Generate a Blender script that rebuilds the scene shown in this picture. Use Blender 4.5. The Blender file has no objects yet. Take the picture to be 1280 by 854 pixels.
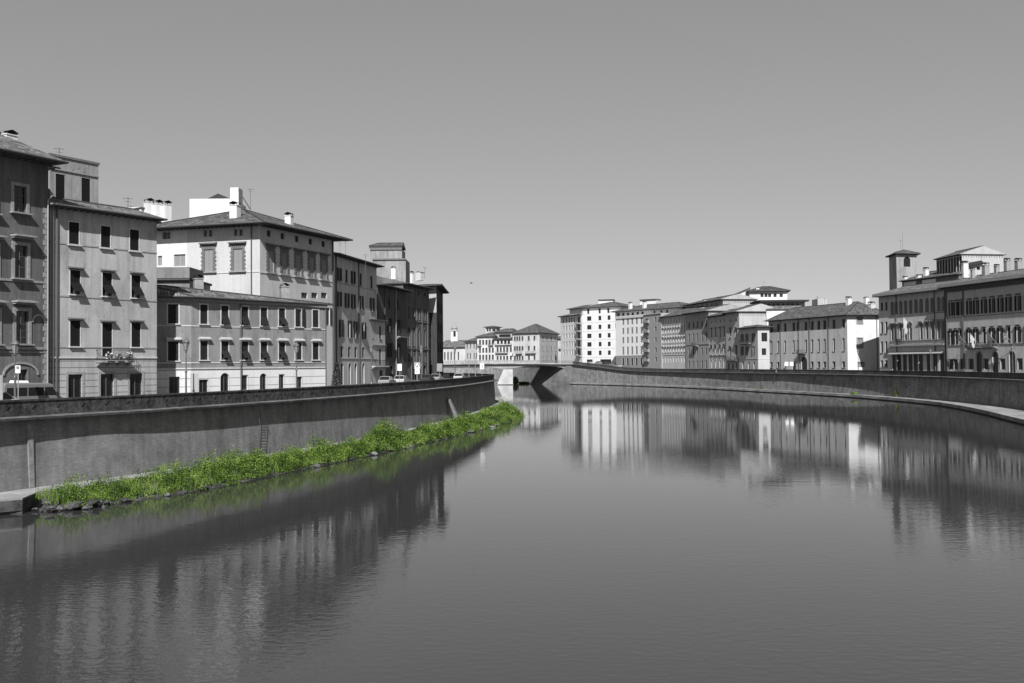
SKY_S, SUN_S, EXPO, SKY_K = 0.075, 5.0, 0.5, 1.71
import bpy, math, random
import numpy as np
from mathutils import Vector, Matrix
R = random.Random(7)
sc = bpy.context.scene
COL = sc.collection

# ------------------------------------------------------------------ camera
CAMZ = 9.0
F_PX = 1280.0
PITCH = math.atan(28.5/F_PX)
ROLL = math.radians(0.45)
cam_d = bpy.data.cameras.new('camera'); cam = bpy.data.objects.new('camera', cam_d); COL.objects.link(cam)
cam_d.sensor_width = 36.0; cam_d.lens = 36.0; cam_d.clip_end = 9000; cam_d.clip_start = 0.5
M = Matrix.Translation((0, 0, CAMZ)) @ Matrix.Rotation(math.radians(90)+PITCH, 4, 'X') @ Matrix.Rotation(-ROLL, 4, 'Z')
cam.matrix_world = M
sc.camera = cam
_r = M.to_3x3()
RX, RU, RF = _r @ Vector((1, 0, 0)), _r @ Vector((0, 1, 0)), _r @ Vector((0, 0, -1))
def ray(x, y):
    d = RF + RX*((x-640)/F_PX) + RU*((427-y)/F_PX)
    return d/d.y
def P3(x, y, D):
    return Vector((0, 0, CAMZ)) + ray(x, y)*D
def P2(x, y, D):
    p = P3(x, y, D); return Vector((p.x, p.y))
def ZP(x, y, D):
    return P3(x, y, D).z
def GP(x, y, z=0.0):
    d = ray(x, y); t = (z-CAMZ)/d.z
    return Vector((0, 0, CAMZ)) + d*t

# ------------------------------------------------------------------ materials
MATS = {}
def _new(name):
    m = bpy.data.materials.new(name); m.use_nodes = True
    nt = m.node_tree; b = nt.nodes['Principled BSDF']
    MATS[name] = m
    return m, nt, b
def N(nt, t, **k):
    n = nt.nodes.new(t)
    for a, v in k.items():
        if a.startswith('i_'): n.inputs[a[2:].replace('_', ' ')].default_value = v
        else: setattr(n, a, v)
    return n
def mapping(nt, scale, uv=False):
    tc = N(nt, 'ShaderNodeTexCoord'); mp = N(nt, 'ShaderNodeMapping'); mp.inputs['Scale'].default_value = scale
    nt.links.new(tc.outputs['UV' if uv else 'Object'], mp.inputs['Vector'])
    return mp
def mixc(nt, fac, a, b, blend='MIX'):
    m = N(nt, 'ShaderNodeMix', data_type='RGBA', blend_type=blend)
    if isinstance(fac, (int, float)): m.inputs[0].default_value = fac
    else: nt.links.new(fac, m.inputs[0])
    for s, v in ((6, a), (7, b)):
        if isinstance(v, tuple): m.inputs[s].default_value = v
        elif isinstance(v, (int, float)): m.inputs[s].default_value = (v, v, v, 1)
        else: nt.links.new(v, m.inputs[s])
    return m.outputs[2]
def ramp(nt, src, stops):
    r = N(nt, 'ShaderNodeValToRGB')
    el = r.color_ramp.elements
    while len(el) < len(stops): el.new(0.5)
    for e, (p, c) in zip(el, stops): e.position = p; e.color = (c, c, c, 1)
    nt.links.new(src, r.inputs[0]); return r.outputs[0]
def bump(nt, b, h, s, d=0.02):
    bn = N(nt, 'ShaderNodeBump'); bn.inputs['Strength'].default_value = s; bn.inputs['Distance'].default_value = d
    nt.links.new(h, bn.inputs['Height']); nt.links.new(bn.outputs[0], b.inputs['Normal'])
def flat(name, v, rough=0.8, metal=0.0, var=0.0):
    if name in MATS: return MATS[name]
    m, nt, b = _new(name)
    b.inputs['Base Color'].default_value = (v, v, v, 1); b.inputs['Roughness'].default_value = rough
    b.inputs['Metallic'].default_value = metal
    if var:
        mp = mapping(nt, (3, 3, 3)); n = N(nt, 'ShaderNodeTexNoise'); n.inputs['Scale'].default_value = 1.0; n.inputs['Detail'].default_value = 6
        nt.links.new(mp.outputs[0], n.inputs['Vector'])
        nt.links.new(ramp(nt, n.outputs[0], [(0.3, v*(1-var)), (0.7, v*(1+var))]), b.inputs['Base Color'])
    return m
def stucco(v, rustic=0.0, stain=0.22):
    v = v*0.66
    name = 'stucco_%d_%d_%d' % (round(v*1000), round(rustic*100), round(stain*100))
    if name in MATS: return MATS[name]
    m, nt, b = _new(name); b.inputs['Roughness'].default_value = 0.92
    b.inputs['Specular IOR Level'].default_value = 0.15
    mp = mapping(nt, (0.33, 0.33, 0.16)); n1 = N(nt, 'ShaderNodeTexNoise'); n1.inputs['Detail'].default_value = 8; n1.inputs['Scale'].default_value = 1; n1.inputs['Roughness'].default_value = 0.62
    nt.links.new(mp.outputs[0], n1.inputs['Vector'])
    mp2 = mapping(nt, (2.2, 2.2, 0.12)); n2 = N(nt, 'ShaderNodeTexNoise'); n2.inputs['Detail'].default_value = 5; n2.inputs['Scale'].default_value = 1
    nt.links.new(mp2.outputs[0], n2.inputs['Vector'])
    c1 = ramp(nt, n1.outputs[0], [(0.32, v*(1-stain)), (0.5, v), (0.72, v*(1+stain*0.5))])
    c2 = ramp(nt, n2.outputs[0], [(0.3, 1-stain*0.9), (0.55, 1.0)])
    c = mixc(nt, 1.0, c1, c2, 'MULTIPLY')
    mp3 = mapping(nt, (7, 7, 7)); n3 = N(nt, 'ShaderNodeTexNoise'); n3.inputs['Detail'].default_value = 6; n3.inputs['Scale'].default_value = 1
    nt.links.new(mp3.outputs[0], n3.inputs['Vector'])
    c = mixc(nt, 1.0, c, ramp(nt, n3.outputs[0], [(0.3, 0.88), (0.7, 1.06)]), 'MULTIPLY')
    h = n3.outputs[0]
    # worn patches and runs of damp
    mp4 = mapping(nt, (0.9, 0.9, 0.55)); n4 = N(nt, 'ShaderNodeTexNoise'); n4.inputs['Detail'].default_value = 9; n4.inputs['Scale'].default_value = 1; n4.inputs['Roughness'].default_value = 0.7; n4.inputs['Distortion'].default_value = 0.6
    nt.links.new(mp4.outputs[0], n4.inputs['Vector'])
    c = mixc(nt, 1.0, c, ramp(nt, n4.outputs[0], [(0.34, 1-stain*1.1), (0.42, 1.0), (0.59, 1.0), (0.64, 1+stain*0.5)]), 'MULTIPLY')
    if rustic:
        sp = N(nt, 'ShaderNodeSeparateXYZ'); tc = N(nt, 'ShaderNodeTexCoord'); nt.links.new(tc.outputs['Object'], sp.inputs[0])
        md = N(nt, 'ShaderNodeMath', operation='PINGPONG'); md.inputs[1].default_value = rustic/2; nt.links.new(sp.outputs['Z'], md.inputs[0])
        g = ramp(nt, md.outputs[0], [(0.02, 0.35), (0.045, 1.0)])
        c = mixc(nt, 1.0, c, g, 'MULTIPLY'); h = g
    nt.links.new(c, b.inputs['Base Color']); bump(nt, b, h, 0.35 if not rustic else 0.6, 0.03)
    return m
def tiles(v, name):
    if name in MATS: return MATS[name]
    m, nt, b = _new(name); b.inputs['Roughness'].default_value = 0.85; b.inputs['Specular IOR Level'].default_value = 0.2
    mp = mapping(nt, (1, 1, 1), True); sp = N(nt, 'ShaderNodeSeparateXYZ'); nt.links.new(mp.outputs[0], sp.inputs[0])
    wu = N(nt, 'ShaderNodeMath', operation='PINGPONG'); wu.inputs[1].default_value = 0.17; nt.links.new(sp.outputs['X'], wu.inputs[0])
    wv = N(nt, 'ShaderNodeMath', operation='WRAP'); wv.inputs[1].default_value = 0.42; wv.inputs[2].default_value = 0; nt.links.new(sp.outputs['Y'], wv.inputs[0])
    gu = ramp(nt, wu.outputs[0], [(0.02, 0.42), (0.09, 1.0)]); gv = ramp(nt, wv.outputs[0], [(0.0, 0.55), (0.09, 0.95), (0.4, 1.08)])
    # per tile tint
    mp2 = mapping(nt, (1/0.34, 1/0.42, 1), True); wn = N(nt, 'ShaderNodeTexWhiteNoise', noise_dimensions='2D')
    fl = N(nt, 'ShaderNodeVectorMath', operation='FLOOR'); nt.links.new(mp2.outputs[0], fl.inputs[0]); nt.links.new(fl.outputs[0], wn.inputs['Vector'])
    n = N(nt, 'ShaderNodeTexNoise'); n.inputs['Scale'].default_value = 0.6; n.inputs['Detail'].default_value = 7; nt.links.new(mp.outputs[0], n.inputs['Vector'])
    c = ramp(nt, wn.outputs['Value'], [(0.0, v*0.55), (0.5, v), (1.0, v*1.7)])
    c = mixc(nt, 1.0, c, ramp(nt, n.outputs[0], [(0.3, 0.6), (0.7, 1.25)]), 'MULTIPLY')
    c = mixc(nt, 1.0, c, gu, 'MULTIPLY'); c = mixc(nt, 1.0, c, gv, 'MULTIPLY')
    nt.links.new(c, b.inputs['Base Color']); bump(nt, b, gu, 0.8, 0.08)
    return m
def louver(v):
    name = 'louver_%d' % round(v*1000)
    if name in MATS: return MATS[name]
    m, nt, b = _new(name); b.inputs['Roughness'].default_value = 0.6
    tc = N(nt, 'ShaderNodeTexCoord'); sp = N(nt, 'ShaderNodeSeparateXYZ'); nt.links.new(tc.outputs['Object'], sp.inputs[0])
    md = N(nt, 'ShaderNodeMath', operation='PINGPONG'); md.inputs[1].default_value = 0.045; nt.links.new(sp.outputs['Z'], md.inputs[0])
    b.inputs['Specular IOR Level'].default_value = 0.15; g = ramp(nt, md.outputs[0], [(0.0, v*0.35), (0.045, v*1.1)])
    nt.links.new(g, b.inputs['Base Color']); bump(nt, b, md.outputs[0], 0.8, 0.3)
    return m
def stone_wall(name, v, bw, bh, mort, rough_v=0.3, streak=0.35, low=1.0):
    if name in MATS: return MATS[name]
    m, nt, b = _new(name); b.inputs['Roughness'].default_value = 0.92; b.inputs['Specular IOR Level'].default_value = 0.15
    mp = mapping(nt, (1, 1, 1), True)
    br = N(nt, 'ShaderNodeTexBrick'); br.inputs['Scale'].default_value = 1.0
    br.inputs['Brick Width'].default_value = bw; br.inputs['Row Height'].default_value = bh; br.inputs['Mortar Size'].default_value = mort
    br.inputs['Color1'].default_value = (v*(1-rough_v),)*3+(1,); br.inputs['Color2'].default_value = (v*(1+rough_v),)*3+(1,); br.inputs['Mortar'].default_value = (v*0.55,)*3+(1,)
    nt.links.new(mp.outputs[0], br.inputs['Vector'])
    mp2 = mapping(nt, (1.3, 0.14, 1), True); n = N(nt, 'ShaderNodeTexNoise'); n.inputs['Scale'].default_value = 1; n.inputs['Detail'].default_value = 7; n.inputs['Roughness'].default_value = 0.65
    nt.links.new(mp2.outputs[0], n.inputs['Vector'])
    c = mixc(nt, 1.0, br.outputs[0], ramp(nt, n.outputs[0], [(0.34, 1-streak), (0.55, 1.0), (0.75, 1+streak*0.6)]), 'MULTIPLY')
    n3 = N(nt, 'ShaderNodeTexNoise'); n3.inputs['Scale'].default_value = 0.35; n3.inputs['Detail'].default_value = 10; n3.inputs['Roughness'].default_value = 0.7
    nt.links.new(mp.outputs[0], n3.inputs['Vector'])
    c = mixc(nt, 1.0, c, ramp(nt, n3.outputs[0], [(0.36, 1-streak), (0.5, 1.0), (0.68, 1+streak)]), 'MULTIPLY')
    # damp tide marks near the foot
    sp = N(nt, 'ShaderNodeSeparateXYZ'); nt.links.new(mp.outputs[0], sp.inputs[0])
    n4 = N(nt, 'ShaderNodeMath', operation='MULTIPLY_ADD'); nt.links.new(n3.outputs[0], n4.inputs[0]); n4.inputs[1].default_value = 1.4; nt.links.new(sp.outputs['Y'], n4.inputs[2])
    c = mixc(nt, 1.0, c, ramp(nt, n4.outputs[0], [(0.0, low), (1.0, 1.0)]) if low != 1.0 else 1.0, 'MULTIPLY')
    nt.links.new(c, b.inputs['Base Color']); bump(nt, b, c, 0.5, 0.05)
    return m
def rough_stone(name, v, scale=2.0, contrast=0.5):
    if name in MATS: return MATS[name]
    m, nt, b = _new(name); b.inputs['Roughness'].default_value = 0.95; b.inputs['Specular IOR Level'].default_value = 0.15
    mp = mapping(nt, (scale, scale, scale)); n = N(nt, 'ShaderNodeTexNoise'); n.inputs['Scale'].default_value = 1; n.inputs['Detail'].default_value = 10; n.inputs['Roughness'].default_value = 0.72
    nt.links.new(mp.outputs[0], n.inputs['Vector'])
    vo = N(nt, 'ShaderNodeTexNoise'); vo.inputs['Scale'].default_value = 0.22; vo.inputs['Detail'].default_value = 4; nt.links.new(mp.outputs[0], vo.inputs['Vector'])
    c = ramp(nt, n.outputs[0], [(0.33, v*(1-contrast)), (0.5, v), (0.66, v*(1+contrast))])
    c = mixc(nt, 1.0, c, ramp(nt, vo.outputs[0], [(0.35, 0.7), (0.65, 1.2)]), 'MULTIPLY')
    nt.links.new(c, b.inputs['Base Color']); bump(nt, b, n.outputs[0], 0.7, 0.06)
    return m
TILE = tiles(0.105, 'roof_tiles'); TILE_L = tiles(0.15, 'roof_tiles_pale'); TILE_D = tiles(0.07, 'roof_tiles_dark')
GLASS, _nt, _b = _new('window_glass'); _b.inputs['Base Color'].default_value = (0.012,)*3+(1,); _b.inputs['Roughness'].default_value = 0.12
GLASS_P, _nt, _b = _new('pale_glass'); _b.inputs['Base Color'].default_value = (0.22,)*3+(1,); _b.inputs['Roughness'].default_value = 0.15
DARK = flat('dark_interior', 0.008, 1.0)
SOFFIT = flat('soffit_wood', 0.07, 0.9, var=0.3)
WHITE = stucco(0.93, stain=0.10)
TRIM = flat('pale_trim', 0.46, 0.8, var=0.12)
TRIM_M = flat('mid_trim', 0.24, 0.85, var=0.2)
TRIM_D = flat('grey_trim', 0.13, 0.85, var=0.2)
PIPE = flat('pipe_metal', 0.09, 0.55, 0.3)
PIPE_L = flat('pale_pipe', 0.3, 0.55, 0.2)
IRON = flat('wrought_iron', 0.03, 0.5, 0.4)
IRON_L = flat('painted_iron', 0.12, 0.5, 0.3)
SH_D, SH_M, SH_L = louver(0.016), louver(0.045), louver(0.30)
SASH = flat('sash_paint', 0.4, 0.6); SASH_D = flat('dark_sash', 0.09, 0.6)
LAMPGL = flat('lantern_glass', 0.22, 0.2)

# ------------------------------------------------------------------ mesh builder
class MB:
    def __init__(s): s.v = []; s.f = []; s.m = []; s.uv = []; s.mats = []
    def mi(s, m):
        if m not in s.mats: s.mats.append(m)
        return s.mats.index(m)
    def face(s, pts, m, uv=None):
        n = len(s.v); s.v += [tuple(p) for p in pts]; s.f.append(tuple(range(n, n+len(pts)))); s.m.append(s.mi(m))
        s.uv.append(uv if uv else [(0, 0)]*len(pts))
    def box(s, x0, x1, y0, y1, z0, z1, m, skip=''):
        a = [(x0, y0, z0), (x1, y0, z0), (x1, y1, z0), (x0, y1, z0), (x0, y0, z1), (x1, y0, z1), (x1, y1, z1), (x0, y1, z1)]
        for k, q in (('b', (3, 2, 1, 0)), ('t', (4, 5, 6, 7)), ('f', (0, 1, 5, 4)), ('r', (1, 2, 6, 5)), ('k', (2, 3, 7, 6)), ('l', (3, 0, 4, 7))):
            if k not in skip: s.face([a[i] for i in q], m)
    def hexa(s, bot, top, m, uvs=None):
        n = len(bot)
        s.face(list(reversed(bot)), m); s.face(top, m)
        for i in range(n):
            j = (i+1) % n; s.face([bot[i], bot[j], top[j], top[i]], m)
    def tube(s, p0, p1, r0, r1, m, n=8):
        p0 = Vector(p0); p1 = Vector(p1); d = (p1-p0)
        if d.length < 1e-6: return
        d.normalize(); a = d.orthogonal().normalized(); b = d.cross(a)
        c0 = [p0+(a*math.cos(t)+b*math.sin(t))*r0 for t in [2*math.pi*i/n for i in range(n)]]
        c1 = [p1+(a*math.cos(t)+b*math.sin(t))*r1 for t in [2*math.pi*i/n for i in range(n)]]
        s.hexa(c0, c1, m)
    def lathe(s, prof, m, n=10, c=(0, 0)):
        for (r0, z0), (r1, z1) in zip(prof[:-1], prof[1:]):
            for i in range(n):
                t0 = 2*math.pi*i/n; t1 = 2*math.pi*(i+1)/n
                q = [(c[0]+r0*math.cos(t0), c[1]+r0*math.sin(t0), z0), (c[0]+r0*math.cos(t1), c[1]+r0*math.sin(t1), z0),
                     (c[0]+r1*math.cos(t1), c[1]+r1*math.sin(t1), z1), (c[0]+r1*math.cos(t0), c[1]+r1*math.sin(t0), z1)]
                if r0 < 1e-5: q = [q[0], q[2], q[3]]
                elif r1 < 1e-5: q = [q[0], q[1], q[2]]
                s.face(q, m)
    def extrude(s, prof, y0, y1, m, ax='y'):
        # prof: list of (x,z); extruded along y
        a = [(p[0], y0, p[1]) for p in prof]; b = [(p[0], y1, p[1]) for p in prof]
        s.face(a, m); s.face(list(reversed(b)), m)
        n = len(prof)
        for i in range(n):
            j = (i+1) % n; s.face([a[j], a[i], b[i], b[j]], m)
    def mesh(s, name, off=(0, 0, 0), smooth=False):
        me = bpy.data.meshes.new(name)
        ox, oy, oz = off
        me.from_pydata([(x-ox, y-oy, z-oz) for x, y, z in s.v], [], s.f)
        for m in s.mats: me.materials.append(m)
        me.polygons.foreach_set('material_index', s.m)
        ul = me.uv_layers.new(name='UVMap')
        ul.data.foreach_set('uv', [c for f in s.uv for p in f for c in p])
        if smooth: me.polygons.foreach_set('use_smooth', [True]*len(s.f))
        me.update()
        return me
def link(name, me, parent=None, loc=(0, 0, 0), rz=0, rot=None):
    o = bpy.data.objects.new(name, me); COL.objects.link(o); o.location = loc
    o.rotation_euler = rot if rot else (0, 0, rz)
    if parent: o.parent = parent
    return o
def thing(name, label, cat, loc=(0, 0, 0), rz=0, group=None):
    o = bpy.data.objects.new(name, None); COL.objects.link(o); o.location = loc; o.rotation_euler = (0, 0, rz)
    o.empty_display_size = 0.5
    return tag(o, label, cat, group)
def tag(o, label, cat, group=None, kind=None):
    if label: o['label'] = label
    if cat: o['category'] = cat
    if group: o['group'] = group
    if kind: o['kind'] = kind
    return o
def struct(o): o['kind'] = 'structure'; return o
def copy_tree(o, parent=None):
    c = o.copy(); COL.objects.link(c)
    if parent: c.parent = parent
    for ch in list(o.children): copy_tree(ch, c)
    return c

# ------------------------------------------------------------------ windows
def arch_pts(w, zs, rise, n=10):
    return [(-w/2*math.cos(math.pi*i/n), zs+rise*math.sin(math.pi*i/n)) for i in range(n+1)]
WCACHE = {}
def wmesh(key, fn):
    if key not in WCACHE:
        mb = MB(); fn(mb)
        WCACHE[key] = mb.mesh(key[0]) if mb.f else None
    return WCACHE[key]
def add_window(parent, base, pos, ang, w, h, st):
    """pos = world position of the sill centre on the wall plane; local -y is outward"""
    g = lambda k, d=None: st.get(k, d)
    wk = (round(w, 2), round(h, 2)); w, h = wk
    dep = g('dep', 0.22); arch = g('arch', 0); wallm = g('wallm'); pane = g('pane', GLASS); sash = g('sash', SASH_D); shut = g('shut')
    shm = g('shm', SH_D)
    sk = (wk, dep, arch, wallm.name if wallm else '', pane.name, sash.name, g('bars', 2))
    def f_win(mb):
        mb.face([(-w/2, dep, 0), (w/2, dep, 0), (w/2, dep, h), (-w/2, dep, h)], pane)
        t = 0.06 if w > 0.7 else 0.04; y0, y1 = dep-0.05, dep-0.004
        if g('bars', 2) >= 0:
            mb.box(-w/2, -w/2+t, y0, y1, 0, h, sash); mb.box(w/2-t, w/2, y0, y1, 0, h, sash)
            mb.box(-w/2+t, w/2-t, y0, y1, 0, t, sash); mb.box(-w/2+t, w/2-t, y0, y1, h-t, h, sash)
        if g('bars', 2) >= 1: mb.box(-t/2, t/2, y0, y1, t, h-t, sash)
        for k in range(1, g('bars', 2)+1):
            if g('bars', 2) < 2: break
            z = h*k/(g('bars', 2)+1); mb.box(-w/2+t, w/2-t, y0+0.01, y1, z-t/3, z+t/3, sash)
        if arch:
            rise = min(w/2, h*0.4)*arch; pts = arch_pts(w, h-rise, rise)
            for s_ in (0, 1):
                half = pts[:6] if s_ == 0 else pts[5:]
                cx = -w/2 if s_ == 0 else w/2
                for (a, b) in zip(half[:-1], half[1:]):
                    q = [(a[0], 0.001, a[1]), (b[0], 0.001, b[1]), (cx, 0.001, h)]
                    mb.face(q, wallm); 
                    mb.face([(a[0], 0.001, a[1]), (b[0], 0.001, b[1]), (b[0], dep-0.06, b[1]), (a[0], dep-0.06, a[1])], wallm)
    win = link(g('name', 'window'), wmesh(('window',)+sk, f_win), parent, pos-base, ang)
    sur = g('sur')
    if sur:
        sw, sm, sp = sur
        blocks = g('blocks')
        def f_sur(mb):
            if arch:
                rise = min(w/2, h*0.4)*arch
                for s_ in (-1, 1): mb.box(min(s_*w/2, s_*(w/2+sw)), max(s_*w/2, s_*(w/2+sw)), -sp, 0.02, 0, h-rise, sm)
                i_ = arch_pts(w, h-rise, rise, 10); o_ = arch_pts(w+2*sw, h-rise, rise+sw, 10)
                for k in range(10):
                    a, b, c, d = i_[k], i_[k+1], o_[k+1], o_[k]
                    mb.face([(a[0], -sp, a[1]), (b[0], -sp, b[1]), (c[0], -sp, c[1]), (d[0], -sp, d[1])], sm)
                    mb.face([(d[0], -sp, d[1]), (c[0], -sp, c[1]), (c[0], 0.02, c[1]), (d[0], 0.02, d[1])], sm)
                    mb.face([(a[0], -sp, a[1]), (a[0], 0.02, a[1]), (b[0], 0.02, b[1]), (b[0], -sp, b[1])], sm)
            else:
                if blocks:
                    nb = int(h/0.28)
                    for k in range(nb):
                        z0 = h*k/nb; z1 = h*(k+1)/nb-0.05; e = sw if k % 2 else sw*0.72
                        for s_ in (-1, 1): mb.box(min(s_*w/2, s_*(w/2+e)), max(s_*w/2, s_*(w/2+e)), -sp, 0.02, z0, z1, sm)
                    for k in range(7):
                        x0 = -w/2-sw*0.8+(w+1.6*sw)*k/7; mb.box(x0, x0+(w+1.6*sw)/7-0.05, -sp*1.1, 0.02, h+0.01, h+sw*1.1, sm)
                else:
                    for s_ in (-1, 1): mb.box(min(s_*w/2, s_*(w/2+sw)), max(s_*w/2, s_*(w/2+sw)), -sp, 0.02, 0, h, sm)
                    mb.box(-w/2-sw, w/2+sw, -sp-0.003, 0.02, h, h+sw, sm)
        link('window_frame', wmesh(('window_frame', wk, sw, sm.name, sp, arch, blocks, dep), f_sur), win)
    if g('sill'):
        so, sh, sm2 = g('sill')
        sw2 = (sur[0] if sur else 0.06)+0.1
        link('sill', wmesh(('sill', wk, so, sh, sm2.name, sw2), lambda mb: mb.box(-w/2-sw2, w/2+sw2, -so, 0.03, -sh, -0.003, sm2)), win)
    if g('hood'):
        ho, hh, gap, hm = g('hood')
        sw2 = (sur[0] if sur else 0.06)+0.14
        def f_h(mb):
            z = h+gap
            mb.box(-w/2-sw2, w/2+sw2, -ho, 0.02, z, z+hh, hm)
            mb.box(-w/2-sw2+0.08, w/2+sw2-0.08, -ho*0.55, 0.02, z-hh*0.9, z-0.002, hm)
            mb.face([(-w/2-sw2, -ho, z+hh+0.002), (w/2+sw2, -ho, z+hh+0.002), (w/2+sw2, 0, z+hh+0.1), (-w/2-sw2, 0, z+hh+0.1)], hm)
        link('hood', wmesh(('hood', wk, ho, hh, gap, hm.name, sw2), f_h), win)
    if shut:
        lw = w/2
        def leaf(mb, x0, x1, z0, z1, y=0.0):
            t = 0.05
            mb.box(x0+t, x1-t, y-0.012, y+0.012, z0+t, z1-t, shm)
            for a, b, c, d in ((x0, x0+t, z0, z1), (x1-t, x1, z0, z1), (x0+t, x1-t, z0, z0+t), (x0+t, x1-t, z1-t, z1), (x0+t, x1-t, (z0+z1)/2-t/2, (z0+z1)/2+t/2)):
                mb.box(a, b, y-0.022, y+0.022, c, d, shm)
        key = ('shutter', wk, shm.name)
        if shut == 'closed':
            for s_ in (0, 1):
                me = wmesh(key+('c', s_), lambda mb: leaf(mb, -lw+s_*lw+0.01, s_*lw-0.01, 0.02, h-0.02))
                link('shutter', me, win, (0, 0.07, 0))
        elif shut in ('open', 'ajar', 'oneopen'):
            for s_ in (-1, 1):
                if shut == 'oneopen' and s_ == -1:
                    link('shutter', wmesh(key+('c', 0), lambda mb: leaf(mb, -lw+0.01, -0.01, 0.02, h-0.02)), win, (0, 0.07, 0)); continue
                me = wmesh(key+('o', s_), lambda mb: leaf(mb, 0 if s_ > 0 else -lw, lw if s_ > 0 else 0, 0.02, h-0.02))
                a = math.radians(8 if shut != 'ajar' else 55)
                link('shutter', me, win, (s_*(w/2+0.02), -0.07-(0.03 if sur else 0), 0), -s_*a)
        elif shut in ('awn', 'awns'):
            tilt = math.radians(38 if shut == 'awn' else 22)
            me = wmesh(key+('u',), lambda mb: (leaf(mb, -lw+0.01, -0.01, h*0.5, h-0.02), leaf(mb, 0.01, lw-0.01, h*0.5, h-0.02)))
            link('shutter', me, win, (0, 0.07, 0))
            me = wmesh(key+('d',), lambda mb: (leaf(mb, -lw+0.01, -0.01, -h*0.5, 0), leaf(mb, 0.01, lw-0.01, -h*0.5, 0)))
            link('shutter', me, win, (0, 0.03, h*0.5), rot=(-tilt, 0, 0))
        elif shut == 'roller':
            link('shutter', wmesh(key+('r',), lambda mb: mb.box(-w/2+0.01, w/2-0.01, 0, 0.03, 0.01, h-0.01, shm)), win, (0, 0.1, 0))
        elif shut == 'rollerhalf':
            link('shutter', wmesh(key+('rh',), lambda mb: mb.box(-w/2+0.01, w/2-0.01, 0, 0.03, h*0.45, h-0.01, shm)), win, (0, 0.1, 0))
    return win

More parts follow.
